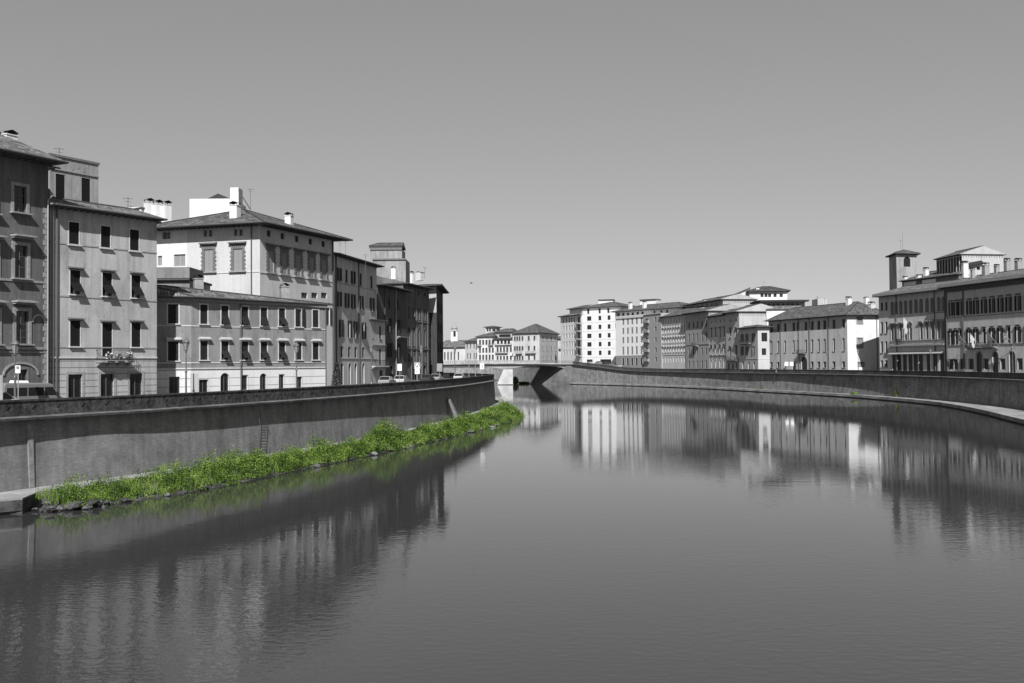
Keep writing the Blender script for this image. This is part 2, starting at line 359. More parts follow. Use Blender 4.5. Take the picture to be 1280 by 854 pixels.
# ------------------------------------------------------------------ buildings
class Face:
    def __init__(s, a, b):
        s.a = Vector(a); s.b = Vector(b); s.L = (s.b-s.a).length; s.d = (s.b-s.a)/s.L; s.n = Vector((s.d.y, -s.d.x))   # outward
        s.ang = math.atan2(s.d.y, s.d.x); s.holes = []
    def hit(s, x, y):
        r = ray(x, y); d2 = Vector((r.x, r.y)); # t*d2 = a + u*d
        det = d2.x*(-s.d.y)+s.d.x*d2.y
        t = (s.a.x*(-s.d.y)+s.d.x*s.a.y)/det
        u = (d2*t-s.a).dot(s.d)
        return u, CAMZ+t*r.z
    def z(s, x, y): return s.hit(x, y)[1]
    def u(s, x, y=400): return s.hit(x, y)[0]
    def p(s, u, z, out=0.0):
        q = s.a+s.d*u+s.n*out; return Vector((q.x, q.y, z))
GZ = 5.9
class Bldg:
    def __init__(s, name, label, pts, ztop, wall, depth=12, base=GZ, cat='building', group=None, split=None, low=None, par=None):
        P = [Vector(p) for p in pts]
        if len(P) == 2:
            d = (P[1]-P[0]).normalized(); n = Vector((-d.y, d.x)); P += [P[1]+n*depth, P[0]+n*depth]
        elif len(P) == 3: P.append(P[0]+P[2]-P[1])
        s.P = P; s.zt = ztop; s.zb = base-0.6; s.wall = wall; s.low = low; s.split = split
        s.faces = [Face(P[i], P[(i+1) % 4]) for i in range(4)]
        c = sum(P, Vector((0, 0)))/4
        s.base = Vector((c.x, c.y, base))
        s.par = par
        if par: s.root = par.root; s.base = par.base
        else: s.root = thing(name, label, cat, s.base, 0, group)
        s.extra = []; s.walls = {}; s.usplit = None
    def window(s, f, x, y, w, h=None, st=None, z=None, u=None):
        """x px centre, y=(top,bottom) px at x (or z=(z0,z1)), w metres"""
        F = s.faces[f]; st = dict(st or {})
        if u is None: u = F.u(x, (y[0]+y[1])/2 if y else 430)
        z0, z1 = z if z else (F.z(x, y[1]), F.z(x, y[0]))
        z0, z1 = round(z0, 2), round(z1, 2); w = round(w, 2)
        if u-w/2 < 0.05 or u+w/2 > F.L-0.05 or z1 > s.zt-0.05: 
            u = min(max(u, w/2+0.06), F.L-w/2-0.06); z1 = min(z1, s.zt-0.08)
        h = round(z1-z0, 2)
        for (a, b, c, d) in F.holes:
            if u-w/2 < b+0.02 and u+w/2 > a-0.02 and z0 < d+0.02 and z0+h > c-0.02: return None
        F.holes.append((u-w/2, u+w/2, z0, z0+h))
        st.setdefault('wallm', s.low if (s.low and s.split and z0 < s.split) else s.wall)
        st.setdefault('dep', 0.22)
        return add_window(s.root, s.base, F.p(u, z0), F.ang, w, h, st)
    def rows(s, f, xs, xref, y, w, st, sts=None):
        F = s.faces[f]; z = (F.z(xref, y[1]), F.z(xref, y[0])); ym = (y[0]+y[1])/2
        for i, x in enumerate(xs):
            t = dict(st)
            if sts and sts[i] is not None: t.update(sts[i])
            s.window(f, x, None, w, st=t, z=z, u=F.u(x, ym))
    def grid(s, f, us, zs, w, h, st):
        F = s.faces[f]
        for z in zs:
            for u in us: s.window(f, 0, None, w, st=st, z=(z, z+h), u=u*F.L)
    def build_walls(s, gable=None):
        mb = MB(); bx = s.base
        for i, F in enumerate(s.faces):
            us = sorted({0.0, round(F.L, 4)} | {round(v, 4) for h in F.holes for v in h[:2]})
            zs = {s.zb, s.zt} | {round(v, 4) for h in F.holes for v in h[2:]}
            if s.split: zs.add(round(s.split, 4))
            zs = sorted(zs)
            H = F.holes
            if s.usplit and s.usplit[0] == i: us = sorted(set(us) | {round(s.usplit[1], 4)})
            for a, b in zip(us[:-1], us[1:]):
                run = None
                for c, d in zip(zs[:-1], zs[1:]):
                    um, zm = (a+b)/2, (c+d)/2
                    if any(h[0] < um < h[1] and h[2] < zm < h[3] for h in H): continue
                    m = s.low if (s.low and s.split and zm < s.split) else s.wall
                    if s.usplit and s.usplit[0] == i and um < s.usplit[1]: m = s.usplit[2]
                    mb.face([F.p(a, c), F.p(b, c), F.p(b, d), F.p(a, d)], m, [(a, c), (b, c), (b, d), (a, d)])
            for h in H:
                a, b, c, d = h; dp = -0.24
                m = s.low if (s.low and s.split and c < s.split) else s.wall
                q = lambda u, z, o: F.p(u, z, o)
                mb.face([q(a, c, 0), q(a, c, dp), q(b, c, dp), q(b, c, 0)], m)
                mb.face([q(a, d, 0), q(b, d, 0), q(b, d, dp), q(a, d, dp)], m)
                mb.face([q(a, c, 0), q(a, d, 0), q(a, d, dp), q(a, c, dp)], m)
                mb.face([q(b, c, 0), q(b, c, dp), q(b, d, dp), q(b, d, 0)], m)
        mb.face([(p.x, p.y, s.zt) for p in s.P], s.wall)
        for t in s.extra: mb.face(*t)
        o = link('wall', mb.mesh('wall', bx), s.root)
        return o
    def band(s, f, z, h=0.18, out=0.1, m=None, u0=0, u1=None, name='string_course'):
        F = s.faces[f]; u1 = F.L if u1 is None else u1; mb = MB()
        bot = [F.p(u0, z, 0.0), F.p(u0, z, out), F.p(u1, z, out), F.p(u1, z, 0.0)]
        top = [Vector((p.x, p.y, z+h)) for p in bot]
        bot = [p for p in bot]
        mb.hexa(bot, top, m or TRIM_M)
        return link(name, mb.mesh(name, s.base), s.root)
    def pipe(s, f, x, y0=None, z0=None, z1=None, r=0.07, m=None, u=None):
        F = s.faces[f]; u = F.u(x, 430) if u is None else u
        mb = MB(); z0 = GZ if z0 is None else z0; z1 = s.zt-0.1 if z1 is None else z1
        mb.tube(F.p(u, z0, r+0.05), F.p(u, z1, r+0.05), r, r, m or PIPE, 8)
        mb.tube(F.p(u, z1, r+0.05), F.p(u, z1+0.35, 0.75), r, r, m or PIPE, 6)
        return link('downpipe', mb.mesh('downpipe', s.base), s.root)
    def roof(s, over=0.9, pitch=0.3, t0=0.0, t1=0.0, axis=0, m=None, thick=0.22, pos=0.5, z=None, soffit=None, name='roof', fascia=None, rafters=True):
        fa = fascia or m or TILE
        """axis 0: ridge parallel to face 0; t0/t1 hip amount (m) at its left/right ends (0 = gable)"""
        m = m or TILE; z = s.zt if z is None else z; so = soffit or SOFFIT
        P = s.P if axis == 0 else s.P[1:]+s.P[:1]
        d0 = (P[1]-P[0]).normalized(); 
        def offs(P, o):
            out = []
            for i in range(4):
                a, b, c = P[i-1], P[i], P[(i+1) % 4]
                d1 = (b-a).normalized(); d2 = (c-b).normalized(); n1 = Vector((d1.y, -d1.x)); n2 = Vector((d2.y, -d2.x))
                k = 1+n1.dot(n2); out.append(b+(n1+n2)*(o/max(k, 0.3)))
            return out
        Q = offs(P, over)
        W = abs((P[3]-P[0]).dot(Vector((-d0.y, d0.x))))
        l = P[0]+(P[3]-P[0])*pos; r = P[1]+(P[2]-P[1])*pos; dd = (r-l).normalized()
        hp = over*0.35
        ze = z-0.0; zr = z+thick+pitch*W*max(pos, 1-pos) if pos not in (0, 1) else z+thick+pitch*W
        rl = l+dd*t0 if t0 else l-dd*hp; rr = r-dd*t1 if t1 else r+dd*hp
        if (rr-rl).dot(dd) < 0.2: c = (rl+rr)/2; rl = c-dd*0.1; rr = c+dd*0.1
        if not t0: Q[0] = Q[0]+dd*(over-hp); Q[3] = Q[3]+dd*(over-hp)
        if not t1: Q[1] = Q[1]-dd*(over-hp); Q[2] = Q[2]-dd*(over-hp)
        V = lambda p, zz: Vector((p.x, p.y, zz))
        mb = MB(); A, B = V(rl, zr), V(rr, zr)
        E = [V(q, ze+thick) for q in Q]
        def tf(pts):
            o = pts[0]; ex = (pts[1]-pts[0]).normalized(); nn = None
            nrm = (pts[1]-pts[0]).cross(pts[-1]-pts[0]).normalized(); ey = nrm.cross(ex)
            mb.face(pts, m, [((p-o).dot(ex), (p-o).dot(ey)) for p in pts])
        tf([E[0], E[1], B, A]); tf([E[2], E[3], A, B])
        if t0: tf([E[3], E[0], A])
        if t1: tf([E[1], E[2], B])
        # under side
        Bq = [V(q, ze) for q in Q]
        mb.face(list(reversed(Bq)), so)
        for i in range(4):
            j = (i+1) % 4
            if (i == 1 and not t1) or (i == 3 and not t0): continue
            mb.face([Bq[i], Bq[j], E[j], E[i]], fa)
        for (g, a, b, top) in ((not t1, 1, 2, B), (not t0, 3, 0, A)):
            if g:
                mb.face([Bq[a], Bq[b], E[b], E[a]], m)
                mb.face([E[a], E[b], top], s.wall)
        # rafter ends under the eaves
        if over > 0.7 and thick < 0.5 and rafters:
            for i in (0, 1) if axis == 0 else (0, 3):
                F = Face(P[i], P[(i+1) % 4]); n = int(F.L/0.7)
                for k in range(n):
                    u = (k+0.5)*F.L/n; mb.hexa([F.p(u-0.06, ze-0.14, 0.01), F.p(u-0.06, ze-0.14, over*0.85), F.p(u+0.06, ze-0.14, over*0.85), F.p(u+0.06, ze-0.14, 0.01)],
                        [F.p(u-0.06, ze-0.003, 0.01), F.p(u-0.06, ze-0.003, over*0.85), F.p(u+0.06, ze-0.003, over*0.85), F.p(u+0.06, ze-0.003, 0.01)], so)
        s.ridge = (A, B)
        o = link(name, mb.mesh(name, s.base), s.root)
        s.roofo = o; s.rl = (P, Q, z+thick, zr, pos)
        # ridge caps
        mr = MB(); mr.tube(A, B, 0.14, 0.14, m, 6)
        for e, top, t in ((E[0], A, t0), (E[3], A, t0), (E[1], B, t1), (E[2], B, t1)):
            if t: mr.tube(e, top, 0.12, 0.12, m, 6)
        link('ridge_tile', mr.mesh('ridge_tile', s.base), s.root)
        mg = MB()
        for i in ((0, 1) if t1 else (0,)) if axis == 0 else ((0, 3) if True else ()):
            j = (i+1) % 4
            mg.tube(Bq[i]+Vector((0, 0, 0.1)), Bq[j]+Vector((0, 0, 0.1)), 0.09, 0.09, PIPE, 6)
        link('gutter', mg.mesh('gutter', s.base), s.root)
        return o
    def chimney(s, x, ytop, ybot, D, w=0.9, dp=None, m=None, cap=True):
        p = P3(x, ybot, D); zt = ZP(x, ytop, D); dp = dp or w; mb = MB(); m = m or WHITE
        h = zt-p.z; ch = min(0.75, h*0.4)
        mb.box(-w/2, w/2, -dp/2, dp/2, -1.5, h-ch, m)
        mb.box(-w/2-0.07, w/2+0.07, -dp/2-0.07, dp/2+0.07, h-ch+0.002, h-ch+0.1, m)
        o = link('chimney', mb.mesh('chimney'), s.root, p-s.base, s.faces[0].ang)
        if cap:
            mc = MB()
            for a in (-1, 1):
                for b in (-1, 1): mc.box(a*(w/2-0.1)-0.06, a*(w/2-0.1)+0.06, b*(dp/2-0.1)-0.06, b*(dp/2-0.1)+0.06, h-ch+0.1, h-0.22, TRIM_D)
            e = w/2+0.08; k = dp/2+0.08
            for sx in (-1, 1):
                mc.face([(sx*e, -k, h-0.25), (sx*e, k, h-0.25), (0, k, h), (0, -k, h)], TILE_D)
                mc.face([(sx*e, -k, h-0.33), (sx*e, k, h-0.33), (0, k, h-0.08), (0, -k, h-0.08)], TILE_D)
            link('chimney_cap', mc.mesh('chimney_cap'), o)
        return o
    def antenna(s, x, ytop, ybot, D, r=0.035):
        p = P3(x, ybot, D); h = ZP(x, ytop, D)-p.z; mb = MB()
        mb.tube((0, 0, -1), (0, 0, h), r, r, IRON_L, 5)
        for k, l in ((h, 0.5), (h-0.35, 0.35)):
            mb.tube((-l, 0, k-0.1), (l, 0, k-0.1), r*0.7, r*0.7, IRON_L, 4)
        for q in (-0.4, -0.15, 0.1, 0.35): mb.tube((q, -0.3, h-0.1), (q, 0.3, h-0.1), r*0.5, r*0.5, IRON_L, 4)
        return link('antenna', mb.mesh('antenna'), s.root, p-s.base, 0.6)
    def balcony(s, f, x0, x1, y_slab, out=0.9, hr=1.0, slab=0.18, m=None, iron=None, brackets=True, solid=None):
        F = s.faces[f]; u0, u1 = F.u(x0, y_slab), F.u(x1, y_slab); z = F.z((x0+x1)/2, y_slab); m = m or TRIM_M; iron = iron or IRON
        L = u1-u0; pos = F.p((u0+u1)/2, z)
        mb = MB(); mb.box(-L/2, L/2, -out, -0.003, -slab, 0, m)
        if brackets:
            n = max(2, int(L/1.2)+1)
            for k in range(n):
                c = -L/2+0.15+(L-0.3)*k/(n-1); mb.hexa([(c-0.07, -0.02, -slab-0.4), (c+0.07, -0.02, -slab-0.4), (c+0.07, -0.004, -slab-0.4), (c-0.07, -0.004, -slab-0.4)],
                    [(c-0.07, -out*0.8, -slab-0.003), (c+0.07, -out*0.8, -slab-0.003), (c+0.07, -0.004, -slab-0.003), (c-0.07, -0.004, -slab-0.003)], m)
        o = link('balcony', mb.mesh('balcony'), s.root, pos-s.base, F.ang)
        mr = MB(); y = -out+0.05
        if solid:
            mr.box(-L/2, L/2, -out, -out+0.1, 0.002, hr, solid); mr.box(-L/2, -L/2+0.1, -out+0.1, -0.004, 0.002, hr, solid); mr.box(L/2-0.1, L/2, -out+0.1, -0.004, 0.002, hr, solid)
        else:
            for zz in (0.1, hr): 
                mr.tube((-L/2+0.04, y, zz), (L/2-0.04, y, zz), 0.025, 0.025, iron, 5)
                for sx in (-1, 1): mr.tube((sx*(L/2-0.04), y, zz), (sx*(L/2-0.04), -0.01, zz), 0.025, 0.025, iron, 5)
            n = int(L/0.14)
            for k in range(n+1):
                xx = -L/2+0.04+(L-0.08)*k/n; mr.tube((xx, y, 0), (xx, y, hr), 0.012, 0.012, iron, 4)
            for k in range(1, 6):
                for sx in (-1, 1): yy = y+(-y)*k/6; mr.tube((sx*(L/2-0.04), yy, 0), (sx*(L/2-0.04), yy, hr), 0.012, 0.012, iron, 4)
        link('railing', mr.mesh('railing'), o)
        return o, pos, F.ang, L
# ------------------------------------------------------------------ paths
def catmull(pts, n=8):
    P = [Vector(p) for p in pts]; P = [P[0]*2-P[1]]+P+[P[-1]*2-P[-2]]; out = []
    for i in range(1, len(P)-2):
        a, b, c, d = P[i-1:i+3]
        for k in range(n):
            t = k/n
            out.append(0.5*((2*b)+(c-a)*t+(2*a-5*b+4*c-d)*t*t+(3*b-a-3*c+d)*t**3))
    out.append(P[-2]); return out
# (x, y, road z) of the left river wall, near to far; the river is on its right
LW = catmull([(-62, -40, GZ), (-52, 10, GZ), (-43, 40, GZ), (-33.6, 66, GZ), (-28.3, 78, GZ), (-23.7, 91, GZ), (-19.6, 104, GZ), (-15.4, 120, GZ), (-11.4, 140, GZ), (-8.5, 160, GZ), (-6.3, 180, GZ),
     (-4.7, 200, GZ), (-3.9, 214, GZ), (-4.4, 226, GZ), (-7.5, 240, GZ), (-14, 262, GZ), (-25, 305, GZ), (-36, 360, GZ+.3), (-42, 410, GZ+1.5), (-45, 447, GZ+3.2)], 6)
RW = catmull([(40, -40, GZ), (52, 20, GZ), (66, 90, GZ), (77, 135, GZ), (85.3, 172, GZ), (88.5, 205, GZ), (88.4, 230, GZ), (86, 256, GZ), (81.5, 285, GZ), (76, 310, GZ), (69, 345, GZ), (59.5, 378, GZ), (47, 410, GZ+.4), (36, 432, GZ+1.9), (26.5, 450, GZ+3.2)], 6)
def sweep(path, prof, side, mat, name, uvz=True, closed=False):
    """prof: list of (out, dz or ('a', z)); side +1: river to the right of travel"""
    n = len(path); nor = []
    for i in range(n):
        a = path[max(i-1, 0)]; b = path[min(i+1, n-1)]; t = Vector((b.x-a.x, b.y-a.y)).normalized()
        nor.append(Vector((t.y, -t.x))*side)
    s = [0]
    for a, b in zip(path[:-1], path[1:]): s.append(s[-1]+(Vector((b.x-a.x, b.y-a.y))).length)
    def pt(i, q):
        o, z = q
        o = o(path[i]) if callable(o) else o
        zz = z[1] if isinstance(z, tuple) else path[i].z+z
        return Vector((path[i].x+nor[i].x*o, path[i].y+nor[i].y*o, zz))
    mb = MB(); m = len(prof)
    L = [0]
    for a, b in zip(prof[:-1], prof[1:]):
        A, B = pt(n//2, a), pt(n//2, b); L.append(L[-1]+(B-A).length)
    for i in range(n-1):
        for k in range(m-1 if not closed else m):
            j = (k+1) % m
            q = [pt(i, prof[k]), pt(i+1, prof[k]), pt(i+1, prof[j]), pt(i, prof[j])]
            if side < 0: q = q
            za = [p.z for p in q] if uvz and abs(L[k]-L[min(j, m-1)]) > 0 else None
            horizontal = abs(q[0].z-q[3].z) < 0.06
            uv = [(s[i], (L[k] if horizontal else q[0].z)), (s[i+1], (L[k] if horizontal else q[1].z)), (s[i+1], (L[j] if horizontal else q[2].z)), (s[i], (L[j] if horizontal else q[3].z))]
            mt = mat[k] if isinstance(mat, list) else mat
            mb.face(q, mt, uv)
    return mb
WALLM = stone_wall('quay_stone', 0.215, 0.34, 0.085, 0.006, 0.13, 0.26, low=0.72)
WALLR = stone_wall('quay_stone_far', 0.24, 0.7, 0.22, 0.015, 0.2, 0.32)
PARM = rough_stone('parapet_stone', 0.062, 2.4, 0.8)
PARR = rough_stone('parapet_stone_far', 0.085, 1.2, 0.45)
CORM = rough_stone('cornice_stone', 0.12, 1.6, 0.4)
PATHM = rough_stone('quay_path_stone', 0.24, 1.2, 0.22)
BANKM = rough_stone('bank_rubble', 0.06, 1.8, 0.6)
ASPH = rough_stone('asphalt', 0.06, 2.0, 0.25)
GRND = rough_stone('paving_ground', 0.11, 0.6, 0.25)

def river_wall(path, side, label, wm, pm, cut_name, w_out):
    n = len(path)//2; c = path[n]; base = Vector((c.x, c.y, GZ))
    root = thing('river_wall', label, 'river wall', base)
    mb = sweep(path, [(0.28, ('a', -0.6)), (0.28, ('a', 0.98)), (0.0, -0.36)], side, wm, 'w')
    link('wall_face', mb.mesh('wall_face', base), root)
    mb = sweep(path, [(-0.02, -0.36), (0.74, -0.33), (0.78, -0.17), (0.0, -0.10)], side, CORM, 'c')
    link('cornice', mb.mesh('cornice', base), root)
    mb = sweep(path, [(0.0, -0.10), (0.0, 0.86), (0.06, 0.88), (0.06, 1.0), (-0.42, 1.0), (-0.42, 0.88), (-0.36, 0.86), (-0.36, -0.6)], side, pm, 'p')
    link('parapet', mb.mesh('parapet', base), root)
    return root
lwall = river_wall(LW, 1, 'curved stone river wall on the left bank with a dark rough parapet on top', WALLM, PARM, 'l', 0.6)
rwall = river_wall(RW, -1, 'long stone river wall on the right bank curving towards the bridge', WALLR, PARR, 'r', 0.6)

# paths at the wall feet
def outl(p):   # width of the left quay path
    return 2.0
LWf = [p for p in LW if p.y > 30 and p.y < 440]
mb = sweep(LWf, [(0.1, ('a', 0.98)), (2.1, ('a', 0.95)), (2.16, ('a', 0.6)), (2.16, ('a', -0.8))], 1, PATHM, 'q')
struct(link('quay_path', mb.mesh('quay_path')))
def wr(p):
    y = p.y
    return float(np.interp(y, [60, 153, 172, 205, 256, 300, 450], [9, 7.5, 6.6, 3.4, 1.7, 1.6, 1.6]))
RWf = [p for p in RW if p.y > 20]
mb = sweep(RWf, [(0.1, ('a', 0.86)), (wr, ('a', 0.80)), (lambda p: wr(p)+0.05, ('a', 0.22)), (lambda p: wr(p)-0.12, ('a', 0.18)), (lambda p: wr(p)-0.1, ('a', -0.8))], -1, [PATHM, PATHM, BANKM, BANKM], 'q')
struct(link('quay_path', mb.mesh('quay_path')))

# vegetated bank (soil and rubble) in front of the left quay path
def wl(p):
    y = p.y
    return float(np.interp(y, [40, 60, 68, 78, 91, 104, 120, 140, 160, 172, 185, 200, 214, 240], [2.6, 3.0, 6.0, 6.2, 5.6, 5.3, 5.6, 6.4, 7.6, 8.4, 7.0, 5.0, 3.4, 2.5]))
LWb = [p for p in LW if 66 < p.y < 245]
mb = sweep(LWb, [(2.12, ('a', 0.84)), (lambda p: 2.2+(wl(p)-2.2)*0.55, ('a', 0.55)), (lambda p: max(2.25, wl(p)-0.25), ('a', 0.12)), (lambda p: wl(p)+0.9, ('a', -0.5))], 1, BANKM, 'b')
struct(link('river_bank', mb.mesh('river_bank')))

# ------------------------------------------------------------------ ground sheets
FARW = catmull([(13.5, 466, 7.4), (11, 490, 7.4), (4, 516, 7.4), (-9, 538, 7.4), (-30, 552, 7.4), (-70, 560, 7.4), (-140, 566, 7.4), (-300, 572, 7.4)], 5)
LFAR = [Vector((-46, 462, 7.4)), Vector((-50, 480, 7.4)), Vector((-62, 500, 7.4)), Vector((-90, 513, 7.4)), Vector((-140, 520, 7.4)), Vector((-300, 526, 7.4))]
def sheet(ring, name, mat):
    import bmesh
    bm = bmesh.new(); vs = [bm.verts.new(p) for p in ring]; f = bm.faces.new(vs); bmesh.ops.triangulate(bm, faces=[f])
    bmesh.ops.recalc_face_normals(bm, faces=bm.faces)
    me = bpy.data.meshes.new(name); bm.to_mesh(me); bm.free(); me.materials.append(mat)
    o = link(name, me); struct(o); return o
def inset(path, side, d, dz=0.0):
    out = []; n = len(path)
    for i in range(n):
        a = path[max(i-1, 0)]; b = path[min(i+1, n-1)]; t = Vector((b.x-a.x, b.y-a.y)).normalized(); q = Vector((t.y, -t.x))*side
        out.append(Vector((path[i].x-q.x*d, path[i].y-q.y*d, path[i].z+dz)))
    return out
lp = inset(LW, 1, 0.3); rp = inset(RW, -1, 0.3)
sheet([Vector((-3000, -400, GZ)), Vector((-120, -400, GZ))]+lp+LFAR+[Vector((-3000, 600, GZ))], 'ground', GRND)
sheet(rp+[Vector((27.5, 466, 9.1))]+FARW+[Vector((-3000, 700, 7.4)), Vector((-3000, 4500, 8)), Vector((3000, 4500, 8)), Vector((3000, -400, GZ)), Vector((120, -400, GZ))], 'ground', GRND)
# carriageways with kerbs and a pavement along each parapet
for path, side in ((LW, 1), (RW, -1)):
    p2 = [p for p in path if p.y > 20]
    mb = sweep(p2, [(-2.2, 0.004), (-2.2, 0.13), (-0.3, 0.13)], side, [flat('kerb_stone', 0.3, 0.9), GRND], 'pv')
    struct(link('pavement', mb.mesh('pavement')))
    mb = sweep(p2, [(-8.2, 0.012), (-2.21, 0.012)], side, ASPH, 'rd'); struct(link('road', mb.mesh('road')))
    mb = MB(); q = inset(p2, side, 5.2, 0.02); q2 = inset(p2, side, 5.32, 0.02)
    for i in range(0, len(q)-1, 2): mb.face([q[i], q[i+1], q2[i+1], q2[i]], TRIM)
    struct(link('road_marking', mb.mesh('road_marking')))
# embankment beyond the bridge
FW = flat('far_wall_dummy', 0.2)
base = Vector((-30, 540, 7.4)); root = thing('river_wall', 'pale embankment wall seen under the bridge on the far bend of the river', 'river wall', base)
mb = sweep(FARW, [(0.5, ('a', -0.6)), (0.0, 0.0)], -1, WALLR, 'w'); 
link('wall_face', mb.mesh('wall_face', base), root)
mb = sweep(FARW, [(0.0, -0.1), (0.1, 0.9), (-0.3, 0.9), (-0.3, 0)], -1, PARR, 'p'); link('parapet', mb.mesh('parapet', base), root)

# ------------------------------------------------------------------ water
m, nt, b = _new('river_water')
b.inputs['Base Color'].default_value = (0.034, 0.034, 0.034, 1); b.inputs['Roughness'].default_value = 0.015; b.inputs['IOR'].default_value = 1.45
b.inputs['Specular IOR Level'].default_value = 0.5
def wn(sc_, det, rot=0.0, rough=0.5):
    tc = N(nt, 'ShaderNodeTexCoord'); mp = N(nt, 'ShaderNodeMapping'); mp.inputs['Scale'].default_value = sc_; mp.inputs['Rotation'].default_value = (0, 0, rot)
    nt.links.new(tc.outputs['Object'], mp.inputs['Vector'])
    n = N(nt, 'ShaderNodeTexNoise'); n.inputs['Scale'].default_value = 1; n.inputs['Detail'].default_value = det; n.inputs['Roughness'].default_value = rough
    nt.links.new(mp.outputs[0], n.inputs['Vector']); return n.outputs[0]
WN1 = wn((2.1, 3.3, 1), 3.5, 0.15, 0.5)      # fine wind ripples
WN2 = wn((0.5, 0.9, 1), 3, -0.2)      # swell
WN3 = wn((0.012, 0.03, 1), 3, 0.3)      # calm and ruffled patches
amp = ramp(nt, WN3, [(0.38, 0.35), (0.62, 1.0)])
mul = N(nt, 'ShaderNodeMath', operation='MULTIPLY'); nt.links.new(WN1, mul.inputs[0]); tcw = N(nt, 'ShaderNodeTexCoord'); spw = N(nt, 'ShaderNodeSeparateXYZ'); nt.links.new(tcw.outputs['Object'], spw.inputs[0])
mr = N(nt, 'ShaderNodeMapRange'); yw = N(nt, 'ShaderNodeMath', operation='MULTIPLY_ADD'); nt.links.new(wn((0.05, 0.09, 1), 4, 0.4), yw.inputs[0]); yw.inputs[1].default_value = 26.0; nt.links.new(spw.outputs['Y'], yw.inputs[2])
mr.inputs[1].default_value = 60; mr.inputs[2].default_value = 200; mr.inputs[3].default_value = 1.0; mr.inputs[4].default_value = 0.22; nt.links.new(yw.outputs[0], mr.inputs[0])
mq = N(nt, 'ShaderNodeMapRange'); mq.inputs[1].default_value = 40; mq.inputs[2].default_value = 62; mq.inputs[3].default_value = 3.6; mq.inputs[4].default_value = 1.0; nt.links.new(yw.outputs[0], mq.inputs[0])
am2 = N(nt, 'ShaderNodeMath', operation='MULTIPLY'); nt.links.new(amp, am2.inputs[0]); nt.links.new(mr.outputs[0], am2.inputs[1]); am3 = N(nt, 'ShaderNodeMath', operation='MULTIPLY'); nt.links.new(am2.outputs[0], am3.inputs[0]); nt.links.new(mq.outputs[0], am3.inputs[1]); nt.links.new(am3.outputs[0], mul.inputs[1])
WB1 = N(nt, 'ShaderNodeBump'); WB1.inputs['Strength'].default_value = 0.24; WB1.inputs['Distance'].default_value = 0.03; nt.links.new(mul.outputs[0], WB1.inputs['Height'])
WB2 = N(nt, 'ShaderNodeBump'); WB2.inputs['Strength'].default_value = 0.05; WB2.inputs['Distance'].default_value = 0.08; nt.links.new(WN2, WB2.inputs['Height']); nt.links.new(WB1.outputs[0], WB2.inputs['Normal'])
nt.links.new(WB2.outputs[0], b.inputs['Normal'])
mb = MB(); mb.face([(-400, -400, 0), (400, -400, 0), (400, 700, 0), (-400, 700, 0)], MATS['river_water'])
struct(link('river_water', mb.mesh('river_water')))
mb = MB(); mb.face([(-400, -400, -1.5), (400, -400, -1.5), (400, 700, -1.5), (-400, 700, -1.5)], BANKM)
struct(link('river_bed', mb.mesh('river_bed')))

# ------------------------------------------------------------------ vegetation
def green(name, stops, rough=0.6):
    m, nt, b = _new(name)
    g = N(nt, 'ShaderNodeNewGeometry'); r = N(nt, 'ShaderNodeValToRGB'); el = r.color_ramp.elements
    while len(el) < len(stops): el.new(0.5)
    for e, (p, c) in zip(el, stops): e.position = p; e.color = c+(1,)
    tc = N(nt, 'ShaderNodeTexCoord'); n = N(nt, 'ShaderNodeTexNoise'); n.inputs['Scale'].default_value = 0.8; n.inputs['Detail'].default_value = 5
    nt.links.new(tc.outputs['Object'], n.inputs['Vector'])
    a = N(nt, 'ShaderNodeMath', operation='MULTIPLY_ADD'); nt.links.new(g.outputs['Random Per Island'], a.inputs[0]); a.inputs[1].default_value = 0.45
    k = N(nt, 'ShaderNodeMath', operation='MULTIPLY_ADD'); nt.links.new(n.outputs[0], k.inputs[0]); k.inputs[1].default_value = 2.1; k.inputs[2].default_value = -0.80
    nt.links.new(k.outputs[0], a.inputs[2]); nt.links.new(a.outputs[0], r.inputs[0])
    nt.links.new(r.outputs[0], b.inputs['Base Color']); b.inputs['Roughness'].default_value = rough
    b.inputs['Specular IOR Level'].default_value = 0.25
    try: b.inputs['Transmission Weight'].default_value = 0.0
    except Exception: pass
    tr = N(nt, 'ShaderNodeBsdfTranslucent'); nt.links.new(r.outputs[0], tr.inputs[0]); mx = N(nt, 'ShaderNodeMixShader'); mx.inputs[0].default_value = 0.3
    out = nt.nodes['Material Output']; nt.links.new(b.outputs[0], mx.inputs[1]); nt.links.new(tr.outputs[0], mx.inputs[2]); nt.links.new(mx.outputs[0], out.inputs[0])
    return m
GREEN = green('bank_leaves', [(0.0, (0.018, 0.038, 0.008)), (0.26, (0.050, 0.095, 0.015)), (0.48, (0.105, 0.180, 0.028)), (0.72, (0.185, 0.275, 0.050)), (1.0, (0.27, 0.32, 0.11))])
def along(path):
    s = [0]
    for a, b in zip(path[:-1], path[1:]): s.append(s[-1]+math.hypot(b.x-a.x, b.y-a.y))
    S = np.array(s); X = np.array([p.x for p in path]); Y = np.array([p.y for p in path])
    TX = np.gradient(X, S); TY = np.gradient(Y, S); L = np.hypot(TX, TY); return S, X, Y, TX/L, TY/L
rng = np.random.default_rng(11)
def noise1(s, seed, f):   # smooth periodic-ish noise from sines
    r = np.random.default_rng(seed); v = 0
    for k in range(6): v = v+np.sin(s*f*(1+k*0.73)+r.uniform(0, 6.28))*r.uniform(0.4, 1)/(1+k*0.35)
    return v/2.4
